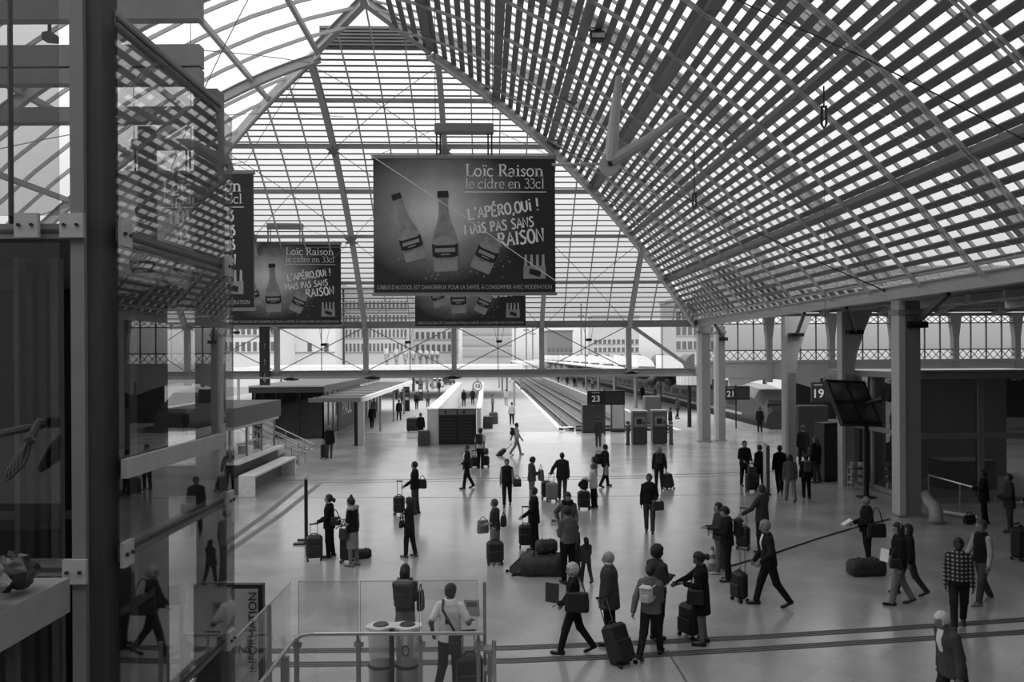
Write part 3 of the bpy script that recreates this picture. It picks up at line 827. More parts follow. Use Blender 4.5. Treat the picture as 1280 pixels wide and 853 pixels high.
cbox_cw(-10.25, -9.65, 29.9, 35.6, .72, .80).build('top', BWH, be)
cbox_cw(-10.25, -9.65, 29.9, 30.0, .002, .72).build('end_panel', BWH, be)
cbox_cw(-10.25, -9.65, 35.5, 35.6, .002, .72).build('end_panel', BWH, be)
cbox_cw(-10.6, -10.28, 30.4, 35.6, .002, .62).build('back_board', mat('bench_grey', 110, .6), be)
st = empty('staircase', cw(-11, 38.5), world=True); tag(st, 'stair with chrome handrails rising behind the information booth', 'stairs')
for k in range(7):
    cbox_cw(-10.6 - .32 * (k + 1), -10.6 - .32 * k, 37.2, 39.4, .002, .17 * (k + 1)).build('step', mat('step_grey', 105, .7), st)
for d in (37.1, 38.3, 39.5):
    A, B = cw(-9.9, d, .95), cw(-12.8, d, 2.35)
    loop = [B, A] + [A + Vector((.16 * math.sin(t), 0, -.14 + .14 * math.cos(t))) for t in (.6, 1.2, 1.8, 2.4, 3.1)] + [A + Vector((-.3, 0, -.24))]
    MB().tube(loop, .028, 7).build('handrail', CHROME, st)
    MB().tube([B + Vector((0, 0, -.38)), A + Vector((-.3, 0, -.24))], .018, 6).build('mid_rail', CHROME, st)
    for t in (.12, .45, .8):
        p = A.lerp(B, t); MB().tube([(p.x, p.y, max(.002, .002)), p], .022, 6).build('post', CHROME, st)
# dark glazed shop, canopy and bakery wall
sh = empty('glazed_shop', cw(-14.3, 51.6), world=True); tag(sh, 'dark glazed shop with a flat grey roof edge beyond the information booth', 'shop')
x0, x1, yf, zt = -14.9, -10.45, 51.5, 2.95
MB().b2((x0 - .15, yf - .4, zt), (x1 + .15, 78, zt + .45)).build('roof', mat('shop_roof', 66, .7), sh)
MB().b2((x0 - .15, yf - .43, zt + .36), (x1 + .15, yf - .4, zt + .45)).build('roof_edge', STEEL, sh)
MB().b2((x0, yf + .6, 0), (x1 - .1, yf + .7, zt)).build('inner_wall', BLACK, sh)
for k in range(4):
    x = x0 + (x1 - x0) * k / 3; MB().b2((x - .05, yf - .05, 0), (x + .05, yf + .05, zt)).build('mullion', BLACK, sh)
    if k < 3:
        MB().b2((x + .05, yf - .01, .05), (x + (x1 - x0) / 3 - .05, yf + .01, zt)).build('pane', TINT, sh)
for k in range(3):
    y = yf + 1.6 * k
    MB().b2((x1 - .05, y - .05, 0), (x1 + .05, y + .05, zt)).build('mullion', STEELD, sh)
    MB().b2((x1 - .01, y + .05, .05), (x1 + .01, y + 1.55, zt)).build('pane', TINT, sh)
MB().b2((x1 - .1, yf + 4.9, 0), (x1 + .05, 66, zt)).build('side_wall', mat('bakery_wall', 66, .6), sh)
Mp = Matrix.Translation((x1 + .08, 59.8, 1.45)) @ Matrix.Rotation(math.radians(90), 4, 'Z') @ Matrix.Rotation(math.radians(90), 4, 'X')
lettering('PAUL', Mp, 1.5, WTXT, sh, .02, sx=1.1)
MB().b2((x1 - .1, 66, 0), (x1 + .05, 78, zt)).build('white_wall', mat('pale_wall', 190, .7), sh)
for k in range(5):
    MB().b2((x1 + .05, 66.5 + k * 2.3, .0), (x1 + .1, 67.6 + k * 2.3, 2.1)).build('doorway', mat('door_dark', 70, .6), sh)
cn = empty('walkway_canopy', (-8.9, 47.4, 0), world=True); tag(cn, 'flat canopy with a bright white edge along the shop front', 'canopy')
MB().b2((-10.4, 47.1, 2.62), (-7.35, 78, 2.72)).build('deck', mat('canopy_top', 95, .7), cn)
MB().b2((-7.35, 47.0, 2.56), (-7.2, 78, 2.84)).build('edge', WHITEM, cn)
MB().b2((-10.4, 47.0, 2.56), (-7.35, 47.12, 2.8)).build('front_edge', STEELD, cn)
for k in range(12):
    MB().b2((-10.35, 48 + k * 2.5, 2.72), (-7.4, 48.12 + k * 2.5, 2.8)).build('seam', STEELD, cn)
MB().b2((-7.75, 47.05, .002), (-7.55, 47.3, 2.6)).build('post', BLACK, cn)
MB().b2((-7.55, 47.05, .002), (-7.2, 47.35, 2.6)).build('post_face', STEEL, cn)
for k in range(3):
    MB().b2((-7.5, 56 + 8 * k, .002), (-7.36, 56.15 + 8 * k, 2.6)).build('post', STEELD, cn)
hs = empty('hanging_sign', at(331, 413, 47.6), world=True); tag(hs, 'narrow dark hanging direction sign with white arrows below the truss', 'sign')
a, b = at(325, 482, 47.6), at(337, 408, 47.6)
MB().b2((a.x, a.y - .06, a.z), (b.x, a.y + .06, b.z)).build('panel', mat('sign_dark', 58, .5), hs)
def arrow(px, py, sgn=-1, sc=1.0):
    c = at(px, py, 47.5); m_ = facing(c)
    mb = MB().prism([(-.03 * sc, .35 * sc * -sgn), (.03 * sc, .35 * sc * -sgn), (.03 * sc, 0), (.12 * sc, 0), (0, .25 * sc * sgn), (-.12 * sc, 0), (-.03 * sc, 0)], m_, .01)
    mb.build('arrow', GTXT, hs)
arrow(331, 474); arrow(331, 452, 1, .7); arrow(331, 432, 1, .6)

# ------------------------------------------------------------------ departure block between two parapets
pw_ = mat('parapet_white', 205, .6)
dpb = empty('departures_cabinet', gp(570, 556), world=True); tag(dpb, 'black double departures cabinet closing the head of the white ramp walls', 'cabinet')
cx0, cx1, cy = -2.85, -.64, gp(570, 556).y
MB().b2((cx0, cy, .002), (cx1, cy + .6, 2.1)).build('case', BLACK, dpb)
for k in range(2):
    xa = cx0 + .05 + k * 1.1
    s_ = MB().b2((xa, cy - .03, .1), (xa + 1.02, cy, 1.72)).build('screen', mat('departure_screen', 34, .25), dpb)
    for j in range(7):
        MB().b2((xa + .06, cy - .036, .35 + j * .19), (xa + .9, cy - .03, .37 + j * .19)).build('row_line', mat('row_line', 70, .5), s_)
    MB().b2((xa, cy - .03, 1.76), (xa + 1.02, cy, 2.04)).build('header', mat('departure_header', 110, .5), dpb)
    MB().b2((xa + .3, cy - .04, 1.8), (xa + .42, cy - .03, 2.0)).build('pictogram', BLACK, dpb)
for nm, xa, xb, lab in (('ramp_wall', -3.5, -2.92, 'thick white parapet wall running back from the departures cabinet'), ('ramp_wall', -.58, -.36, 'thin white parapet wall on the platform side of the departures cabinet')):
    r = empty(nm, (xa, cy, 0), world=True); tag(r, lab, 'wall')
    MB().b2((xa, cy + .02, .002), (xb, 92, 2.04)).build('panel', pw_, r)
    MB().b2((xa - .04, cy, 2.04), (xb + .04, 92, 2.12)).build('coping', WHITEM, r)
pd = empty('platform_disc_sign', gp(597, 520), world=True); tag(pd, 'round white platform disc numbered 10 on a thin post', 'sign')
c = at(597, 483, 62); MB().tube([(c.x, c.y, .002), (c.x, c.y, c.z + .9)], .05, 8).build('post', STEELD, pd)
Mf = facing((c.x, c.y - .08, c.z))
MB().prism([(.38 * math.cos(t * math.pi / 12), .38 * math.sin(t * math.pi / 12)) for t in range(24)], Mf, .03).build('disc', WHITEM, pd)
MB().tube([Mf @ Vector((.36 * math.cos(t * math.pi / 12), .36 * math.sin(t * math.pi / 12), .03)) for t in range(25)], .035, 6).build('ring', BLACK, pd)
lettering('10', Mf @ Matrix.Translation((0, 0, .035)), .42, BLACK, pd, .008)
for px, py, d, lab in ((509, 514, None, 'black information totem on the pale platform, nearer of two'), (526, 501, None, 'black information totem on the pale platform, farther of two')):
    p = gp(px, py); r = totem('platform_totem', p, .5, .3, 2.3, lab, 'totem', BLACK)
    for z in (1.05, 1.5, 1.95):
        MB().b2((-.17, -.165, z), (.17, -.152, z + .28)).build('notice', mat('totem_notice', 190, .5) if z < 1.2 else mat('totem_notice2', 90, .5), r)

# ------------------------------------------------------------------ platform posts
k = 0
for px, py, lab in ((643, 508, 'slim platform post beside the white edge, nearest'), (634, 496, 'slim platform post beside the white edge, second'), (628, 489, 'slim platform post beside the white edge, third'), (624, 485, 'slim platform post beside the white edge, farthest')):
    p = gp(px, py); r = empty('platform_post', (p.x, p.y, 0)); tag(r, lab, 'post', 'posts along the open track')
    MB().tube([(0, 0, .002), (0, 0, 3.2)], .11, 8).build('shaft', STEELD, r)
    MB().lathe((0, 0, 3.1), [(.1, 0), (.5, .15), (.5, .28), (.1, .4)], 10).build('lamp_head', BLACK, r)
for j in range(9):
    x, y = 14.6, 78 + j * 13
    r = empty('canopy_column', (x, y, 0)); tag(r, 'canopy column on the platform across the tracks, number %s from the near end' % ('one', 'two', 'three', 'four', 'five', 'six', 'seven', 'eight', 'nine')[j], 'column', 'canopy columns across the tracks')
    MB().tube([(0, 0, .0), (0, 0, 3.59)], .17, 8).build('shaft', STEELD, r)
    MB().loft([[Vector((a * w_, b * .2, z)) for a, b in ((-1, -1), (1, -1), (1, 1), (-1, 1))] for w_, z in ((.18, 3.0), (.9, 3.59))]).build('bracket', STEELD, r)

# ------------------------------------------------------------------ outside
cnp = mat('canopy_white', 215, .7)
for nm, lo, hi, lab in (('platform_canopy', (13.6, 74, 3.62), (15.6, 240, 3.8), 'long pale canopy roof over the platform across the tracks'),
                        ('platform_canopy', (-30, 96, 3.7), (4.4, 118, 3.95), 'wide pale flat roof spanning the left platforms'),
                        ('platform_canopy', (5.0, 120, 3.9), (8.4, 168, 4.1), 'pale roof far along the open tracks')):
    r = empty(nm, lo, world=True); tag(r, lab, 'canopy')
    MB().b2(lo, hi).build('deck', cnp, r)
    MB().b2((lo[0], lo[1] - .1, lo[2] - .2), (hi[0], lo[1], hi[2] + .06)).build('edge', WHITEM, r)
    if hi[1] < 130 or lo[1] > 119:
        for x in (lo[0] + .2, lo[0] + .25):
            for y in (lo[1] + 1, hi[1] - 1):
                MB().tube([(x, y, -.9 if 5.4 < x < 13 else 0), (x, y, lo[2])], .15, 6).build('post', STEELD, r)
BW_ = mat('window_far', 95, .3)
def building(x0, x1, y, z1, wall, cols, rows, label, zb=6.2, dz=2.9, ww=.6, depth=14, wm=None):
    r = empty('office_building', ((x0 + x1) / 2, y, 0), world=True); tag(r, label, 'building')
    MB().b2((x0, y, 0), (x1, y + depth, z1)).build('wall', mat(wall[0], wall[1], .8, var=.04), r)
    MB().b2((x0 - .3, y - .3, z1), (x1 + .3, y + depth, z1 + .5)).build('parapet', mat(wall[0], wall[1]), r)
    cwid = (x1 - x0) / cols
    me = MB().b2((0, 0, 0), (cwid * ww, .1, dz * .55)).mesh('window')
    for i in range(cols):
        for j in range(rows):
            link('window', me, wm or BW_, r, PINV[r.name] @ Matrix.Translation((x0 + cwid * (i + .5 - ww / 2), y - .08, zb + j * dz)))
    for j in range(rows):
        MB().b2((x0, y - .15, zb + j * dz - .35), (x1, y, zb + j * dz - .1)).build('sill', mat('sill_far', 150), r)
D = 150
X = lambda px, d: (px - 608) / F * d
building(X(282, 140), X(347, 140), 140, 16, ('facade_a', 205), 9, 3, 'pale office block far left behind the truss')
building(X(358, 157), X(420, 157), 157, 20, ('facade_b', 222), 3, 1, 'tall pale panelled block beside the windowed office', ww=.25)
building(X(432, 165), X(510, 165), 165, 19, ('facade_c', 190), 16, 4, 'office block with rows of dark windows behind the silver ducts', ww=.55)
building(X(512, 185), X(572, 185), 185, 18, ('facade_d', 200), 9, 3, 'stepped pale building right of the silver ducts')
building(X(578, 175), X(640, 175), 175, 24, ('facade_e', 176), 12, 6, 'glass fronted office tower above the platform disc', zb=5.2, dz=2.4, ww=.8, wm=mat('window_pale', 165, .3))
building(X(742, 290), X(800, 290), 290, 19, ('facade_f', 185), 10, 2, 'long low office building behind the white skylights', ww=.65)
building(X(846, 160), X(905, 160), 160, 16, ('facade_g', 175), 8, 4, 'office building behind the truss-end column', ww=.7)
building(X(684, 300), X(716, 300), 300, 14, ('facade_h', 120), 6, 1, 'small dark flat building on the skyline')
# silver ducts
for k in range(8):
    x = X(484, 112) + k * 1.15 * (1 - k * .035); rr = .95 - k * .05
    r = empty('silver_duct', (x, 112 + k * 2.2, 0)); tag(r, 'silver ventilation drum on the flat roof, %s in the row' % ('first and largest', 'second', 'third', 'fourth', 'fifth', 'sixth', 'seventh', 'eighth and smallest')[k], 'duct', 'silver ducts on the roof')
    pts = [(rr * .3, -.36), (rr * .85, -.3), (rr, -.05), (rr * .9, .2), (rr * .4, .32)]
    mb = MB(); mb.loft([[Vector((z, a * math.cos(t * math.pi / 8), 5.35 + a * math.sin(t * math.pi / 8))) for t in range(16)] for a, z in pts]); mb.build('drum', mat('silver', 150, .3, metal=.85), r, True)
    MB().b2((-.2, -.2, 3.96 if k < 3 else 0), (.2, .2, 4.7)).build('stand', STEELD, r)
    MB().tube([(-.15, 0, 5.35), (-.1, 0, 5.35)], rr * 1.03, 14).build('band', STEELD, r)
# sawtooth shed with curved skylights receding on the right
sw = empty('skylight_shed', (20, 100, 0), world=True); tag(sw, 'long shed with a receding row of curved white skylights', 'shed')
for k in range(13):
    y = 72 + k * 13.0
    arc = lambda w_, h_: [(0, 0)] + [(w_ * (1 - math.cos(math.pi / 2 * t / 8)), h_ * math.sin(math.pi / 2 * t / 8)) for t in range(1, 9)] + [(w_, 0)]
    for x_, w_, h_, nm, mm in ((16.4, 2.0, 1.35, 'skylight', mat('skylight_white', 225, .5)), (18.4, 1.0, 1.45, 'skylight_cheek', mat('shed_dark', 85, .7))):
        MB().prism([(w_ - a_, b_) for a_, b_ in reversed(arc(w_, h_))] if nm == 'skylight' else arc(w_, h_), Matrix.Translation((x_, y + 5, 3.82)) @ Matrix.Rotation(math.radians(90), 4, 'X'), 3).build(nm, mm, sw)
    MB().b2((16.2, y + 5, 3.8), (26, y + 12.9, 3.98)).build('roof_strip', mat('shed_dark', 85, .7), sw)
MB().b2((16.1, 71, 3.4), (26.3, 246, 3.8)).build('gutter', mat('shed_gutter', 150, .6), sw)
for k in range(8):
    MB().tube([(26, 74 + 24 * k, 0), (26, 74 + 24 * k, 3.4)], .2, 6).build('post', STEELD, sw)
# masts on the skyline
for px, h, d, lab in ((644, 17, 250, 'thin mast on the skyline right of the office tower'), (658, 16, 250, 'thin mast on the skyline above the tracks'), (666, 14.5, 250, 'short mast on the skyline above the tracks'), (727, 20, 230, 'tall thin mast left of the low office building')):
    r = empty('mast', (X(px, d), d, 0)); tag(r, lab, 'mast')
    MB().tube([(0, 0, 0), (0, 0, h)], .25, 6).build('pole', STEELD, r)
    MB().b2((-.9, -.2, h * .8), (.9, .2, h * .83)).build('crossarm', STEELD, r)

# small lamps hung in the truss and flat lamps under it
for px, py, lab in ((296, 416, 'black floodlight hung in the truss beside the lift'), (405, 431, 'small black lamp hung in the truss under the smaller banner'), (510, 428, 'small black lamp hung in the truss left of the hidden banner'), (624, 427, 'small black lamp hung in the truss right of the hidden banner'), (736, 425, 'small black lamp hung in the truss above the tracks')):
    c = at(px, py, 47.9); r = empty('truss_lamp', c); tag(r, lab, 'lamp', 'small lamps hung in the truss')
    MB().cbox((0, 0, 0), (.36, .3, .16), .04).build('housing', BLACK, r)
    for x in (-.14, .14):
        MB().tube([(x, 0, .06), (x * 2.2, .2, 7.0 - c.z)], .012, 5).build('cord', DARK, r)
for px, py, lab in ((364, 474, 'flat dark lamp under the truss above the dark shop'), (466, 472.5, 'flat dark lamp under the truss above the canopy'), (566, 472, 'flat dark lamp under the truss above the ramp walls'), (789, 466, 'flat dark lamp under the truss above the ticket machines')):
    c = at(px, py, 47.7); r = empty('flat_lamp', c); tag(r, lab, 'lamp', 'flat lamps under the truss')
    MB().loft([[Vector((a * w_, b * .2, z)) for a, b in ((-1, -.3), (-.6, -1), (.6, -1), (1, -.3), (1, .3), (.6, 1), (-.6, 1), (-1, .3))] for w_, z in ((.3, -.09), (.46, -.03), (.46, .03), (.2, .09))]).build('shade', BLACK, r)
    MB().tube([(0, 0, .08), (0, .15, 4.12 - c.z)], .03, 6).build('stem', DARK, r)
# parked vehicles far along the platform
def car(px, py, v, yaw, label):
    p = gp(px, py); r = empty('parked_car', (p.x, p.y, 0), yaw); tag(r, label, 'car', 'cars parked far along the platform')
    b = mat('car_paint_%d' % v, v, .3)
    MB().loft([[Vector((x * s_, y, z)) for x, y in ((-.85, -2.1), (.85, -2.1), (.85, 2.1), (-.85, 2.1))] for s_, z in ((.92, .25), (1, .45), (1, .85), (.95, .92))]).build('body', b, r)
    c_ = MB().loft([[Vector((x * k, y * k2 + .2, z)) for x, y in ((-.8, -1.2), (.8, -1.2), (.8, 1.5), (-.8, 1.5))] for k, k2, z in ((1, 1, .9), (.85, .75, 1.45))]).build('cabin', b, r)
    MB().b2((-.62, -1.06, 1.0), (.62, -.98, 1.36)).build('windscreen', BLACK, c_)
    for x in (-.84, .84):
        for y in (-1.35, 1.35):
            MB().tube([(x - .1, y, .31), (x + .1, y, .31)], .31, 12).build('wheel', BLACK, r)
car(546, 484, 190, .2, 'white car parked far along the platform beside the ramp wall')
car(560, 481, 60, -.2, 'dark car parked far along the platform behind the white one')
car(532, 480, 120, 1.4, 'grey car parked crosswise far along the platform')
# ------------------------------------------------------------------ glass lift tower beside the landing
lf = empty('lift_tower', cw(-2.8, 5.4, 0), world=True); tag(lf, 'tall glass lift tower with grey steel posts and bolted glass clamps', 'lift')
LST = mat('lift_steel', 118, .42, var=.05); LSD = mat('lift_steel_dark', 62, .5, var=.05); LPL = mat('clamp_plate', 165, .4)
LGL = glass('lift_glass', .78, 1.4)
def LB(u0, u1, d0, d1, z0, z1, name, m, parent=None):
    return cbox_cw(u0, u1, d0, d1, z0, z1).build(name, m, parent or lf)
TOP = 11.5
LB(-2.90, -2.81, 5.26, 5.46, 0, TOP, 'post', LST); LB(-2.81, -2.735, 5.30, 5.46, 0, TOP, 'post_web', LSD); LB(-2.735, -2.70, 5.28, 5.5, 0, TOP, 'post_gap_shade', mat('lift_gap_shade', 45, .5))  # dark strip stands in for the shadow gap between post and glass
LB(-2.94, -2.72, 7.42, 7.6, 0, 7.75, 'post', LST)
LB(-5.6, -5.4, 7.42, 7.6, 0, TOP, 'post', LST); LB(-5.6, -5.4, 5.3, 5.46, 0, TOP, 'post', LST)
rails_z = (7.58, 6.1, 3.92, 2.62)
for z0_, z1_ in ((.05, 2.55), (2.69, 3.85), (3.99, 6.03), (6.17, 7.5)):
    LB(-2.665, -2.653, 5.40, 7.62, z0_ - .02, z1_ + .03, 'glass_panel', LGL)
for z0_, z1_ in ((.05, 3.78), (3.94, 6.02), (6.2, TOP)):
    LB(-3.75, -2.98, 5.27, 5.282, z0_, z1_, 'glass_panel', LGL)
    LB(-5.35, -3.78, 5.27, 5.282, z0_, z1_, 'glass_panel', LGL)
for z in rails_z:
    LB(-2.735, -2.69, 5.46, 7.42, z - .055, z + .055, 'side_rail', LST)
    LB(-2.69, -2.68, 5.46, 7.42, z - .012, z + .012, 'rail_groove', LSD)
    if z < 7:
        for d in (5.47, 7.47):
            pl = LB(-2.652, -2.625, d - .075, d + .075, z - .085, z + .085, 'clamp_plate', LPL)
            for dd in (-.04, .04):
                c = cw(-2.62, d + dd, z); MB().tube([c - cw(.01, 0) , c + cw(.012, 0)], .014, 8).build('bolt', DARK, pl)
LB(-2.645, -2.60, 5.40, 7.2, 4.44, 4.57, 'side_beam', mat('lift_beam', 158, .45))
for z in (6.1, 3.86):
    LB(-5.4, -2.9, 5.30, 5.38, z - .05, z + .05, 'front_rail', LST)
    LB(-5.4, -2.9, 5.292, 5.30, z - .01, z + .01, 'rail_groove', LSD)
for (pxx, py) in ((34, 282), (90.5, 282), (94, 715)):
    c = at(pxx, py, 5.24)
    r_ = MB().box(c, (.155, .03, .16), Matrix.Rotation(-YAW, 3, 'Z')).build('clamp_plate', LPL, lf)
    for dx in (-.042, .042):
        q = c + cw(dx, -.02); MB().tube([q, q + cw(0, -.015)], .012, 8).build('bolt', DARK, r_)
for z0_, z1_ in ((8.42, 8.62), (7.98, 8.18), (7.82, 7.96), (7.46, 7.6)):
    LB(-5.4, -2.9, 7.46, 7.58, z0_, z1_, 'back_beam', mat('lift_beam2', 150, .5))
LB(-3.45, -3.3, 7.4, 7.46, 6.3, 7.4, 'back_post', LST)
LB(-2.915, -2.86, 5.5, 5.56, 6.25, 7.35, 'cable_trunk', BLACK)
# vertical guide rails inside
for u, m_, wd in ((-3.42, LST, .035), (-3.33, LSD, .05), (-3.24, LSD, .05), (-3.16, LST, .05)):
    LB(u - wd / 2, u + wd / 2, 5.52, 5.60, 0, 5.95, 'guide_rail', m_)
LB(-3.0, -2.955, 5.5, 5.58, 0, 5.9, 'guide_rail', BLACK)
# the car
car = LB(-5.1, -3.12, 5.75, 7.25, 1.9, 5.75, 'car', mat('lift_car', 30, .5))
LB(-5.1, -3.11, 5.74, 5.75, 4.1, 4.16, 'car_trim', LST); LB(-3.119, -3.11, 5.8, 6.95, 3.2, 3.26, 'car_trim', LST)
LB(-3.119, -3.11, 6.1, 6.2, 2.1, 5.6, 'car_seam', LSD); LB(-3.119, -3.105, 6.5, 6.62, 2.1, 5.6, 'car_seam', LST)
LB(-5.1, -3.1, 5.7, 7.3, 5.75, 5.9, 'car_roof', LSD)
LB(-4.6, -3.5, 6.0, 6.8, 5.9, 6.25, 'machinery', BLACK)
MB().tube([cw(-4.0, 6.4, 6.2), cw(-4.0, 6.4, TOP)], .02, 6).build('hoist_cable', BLACK, lf)
LB(-5.4, -5.38, 5.5, 7.4, 0, 6.0, 'shaft_panel', mat('shaft_panel', 45, .6))
LB(-3.12, -3.10, 5.62, 6.75, .2, 1.9, 'shaft_panel', mat('shaft_panel', 45, .6)); LB(-5.4, -3.6, 7.62, 7.64, 0, 5.6, 'shaft_panel', mat('shaft_panel', 45, .6))
LB(-5.4, -2.74, 5.5, 7.4, .001, .2, 'pit_kerb', LSD)
LB(-5.6, -2.7, 5.26, 7.6, TOP, TOP + .15, 'head_frame', LST)
# ledge with a crumpled bag, rope coil, white cable
ld = empty('steel_ledge', cw(-3.1, 4.6, 3.3), world=True); tag(ld, 'slanted steel ledge beam in front of the lift', 'ledge')
L1 = mat('ledge_steel', 135, .4)
LB(-3.12, -2.86, 3.0, 5.16, 3.81, 3.84, 'top_plate', L1, ld); LB(-2.88, -2.86, 3.0, 5.16, 3.65, 3.81, 'web', L1, ld); LB(-3.12, -2.86, 3.0, 5.16, 3.62, 3.65, 'bottom_plate', L1, ld)
LB(-3.02, -2.96, 4.75, 4.8, 0.002, 3.62, 'leg', LSD, ld)
LB(-3.05, -2.93, 4.70, 4.85, 0.001, .02, 'foot', LSD, ld)
def blob(c, r, seed, amp=.3, n=10, sq=(1, 1, 1)):
    rnd = random.Random(seed); mb = MB(); rings = []
    for i in range(1, n):
        th = math.pi * i / n; ring = []
        for k in range(14):
            ph = 2 * math.pi * k / 14; rr = r * (1 + amp * (rnd.random() - .5) + .15 * math.sin(3 * ph + i))
            ring.append(Vector(c) + Vector((rr * math.sin(th) * math.cos(ph) * sq[0], rr * math.sin(th) * math.sin(ph) * sq[1], rr * math.cos(th) * sq[2])))
        rings.append(ring)
    return mb.loft(rings)
pb_ = empty('plastic_bag', cw(-3.0, 4.5, 3.84), world=True); tag(pb_, 'crumpled clear plastic bag lying on the steel ledge', 'bag')
blob(cw(-2.99, 4.42, 4.01), .145, 3, .35, 9, (1, 1.2, 1)).build('film', mat('crumpled_film', 150, .2, var=.4, scale=14), pb_)
blob(cw(-2.99, 4.78, 3.98), .12, 9, .4, 9, (1, 1.3, .9)).build('contents', mat('bag_contents', 35, .3, var=.5, scale=12), pb_)
rp = empty('rope_coil', at(30, 560, 5.0), world=True); tag(rp, 'grey rope coil tied to a bar inside the lift front', 'rope')
for k in range(5):
    pts = []
    for t in range(17):
        a = 2 * math.pi * t / 16
        pts.append(at(37 - (10 + 4.5 * k) * .5 * (1 - math.cos(a)) + 9 * math.sin(a) * (.3 + .1 * k), 552 + (32 + 4 * k) * (.5 - .5 * math.cos(a)), 5.05 + .01 * k))
    MB().tube(pts, .011, 6).build('loop', mat('rope_grey', 70, .8), rp)
MB().tube([at(37, 552, 5.04), at(50, 524, 5.05)], [.03, .018], 8).build('knot', MATS['rope_grey'], rp)
MB().tube([at(34, 549, 5.03), at(42, 545, 5.03)], .036, 8).build('wrap', MATS['rope_grey'], rp)
br = empty('grab_bar', at(0, 545, 4.6), world=True); tag(br, 'round steel bar in front of the lift that carries the rope', 'bar')
MB().tube([at(-40, 551, 4.6), at(40, 534, 5.12)], .025, 8).build('bar', LSD, br)
MB().tube([at(40, 534, 5.12), at(52, 530, 5.22)], .035, 8).build('socket', DARK, br)
fl_ = empty('pendant_floodlight', at(62, 20, 9.2), world=True); tag(fl_, 'small floodlight on a rod above the lift', 'lamp')
MB().tube([at(62, -60, 9.2), at(62, 40, 9.2)], .02, 6).build('rod', LSD, fl_)
MB().loft([[at(x, y, 9.2 + dd) for x, y in ((52, 40), (62, 38), (74, 46), (74, 55), (60, 54), (52, 49))] for dd in (-.1, .1)]).build('housing', mat('lamp_housing', 75, .5), fl_)

# ------------------------------------------------------------------ glass balustrade at the stairwell
bal = empty('glass_balustrade', cw(-2, 11.8), world=True); tag(bal, 'glass balustrade with a chrome handrail around the stairwell', 'balustrade')
d_ = 11.8; U = lambda px: (px - 640) / F * d_
us = [U(370), U(447), U(524), U(596)]
BG = glass('balustrade_glass', .95, .8)
EDG = mat('glass_edge', 150, .3)
for a, b in zip(us, us[1:]):
    LB(a + .02, b - .02, d_ - .006, d_ + .006, .06, 1.93, 'glass_panel', BG, bal)
    LB(a + .02, b - .02, d_ - .007, d_ + .007, 1.93, 1.94, 'glass_edge', EDG, bal)
    LB(a + .014, a + .02, d_ - .007, d_ + .007, .06, 1.94, 'glass_edge', EDG, bal); LB(b - .02, b - .014, d_ - .007, d_ + .007, .06, 1.94, 'glass_edge', EDG, bal)
uL = -3.28
for d0, d1 in ((8.2, 10.0), (10.05, 11.75)):
    LB(uL - .006, uL + .006, d0, d1, .06, 1.93, 'glass_panel', BG, bal)
    LB(uL - .007, uL + .007, d0, d1, 1.93, 1.945, 'glass_edge', CHROME, bal)
for u in us:
    LB(u - .03, u + .03, d_ - .10, d_ - .05, 0, 1.1, 'post', STEELD, bal)
    LB(u - .07, u + .07, d_ - .05, d_ - .02, .98, 1.06, 'glass_clamp', CHROME, bal)
    MB().tube([cw(u, d_ - .09, 1.08), cw(u, d_ - .12, 1.18)], .025, 6).build('rail_bracket', STEELD, bal)
MB().tube([cw(uL + .13, 8.2, 1.2), cw(uL + .13, d_ - .35, 1.2), cw(uL + .2, d_ - .18, 1.2), cw(uL + .36, d_ - .12, 1.2), cw(us[-1] + .08, d_ - .12, 1.2)], .028, 10).build('handrail', CHROME, bal)
for d in (9.2, 10.75):
    LB(uL - .04, uL + .02, d - .03, d + .03, 0, 1.93, 'post', STEELD, bal)
LB(uL + .1, uL + .2, 10.9, 10.98, 0, 1.15, 'post', STEELD, bal)
LB(U(602), U(606), d_ - .05, d_, 0, 1.92, 'end_post', STEELD, bal)
LB(U(608), U(613), d_ - .3, d_ - .25, 0, 1.0, 'gate_post', STEELD, bal)
MB().tube([cw(U(617), d_ - .4, 0), cw(U(616), d_ - .4, 1.2)], .03, 8).build('gate_rail', CHROME, bal)
for z in (.3, .65, .95):
    LB(U(603), U(614), d_ - .28, d_ - .05, z, z + .06, 'hinge', STEELD, bal)
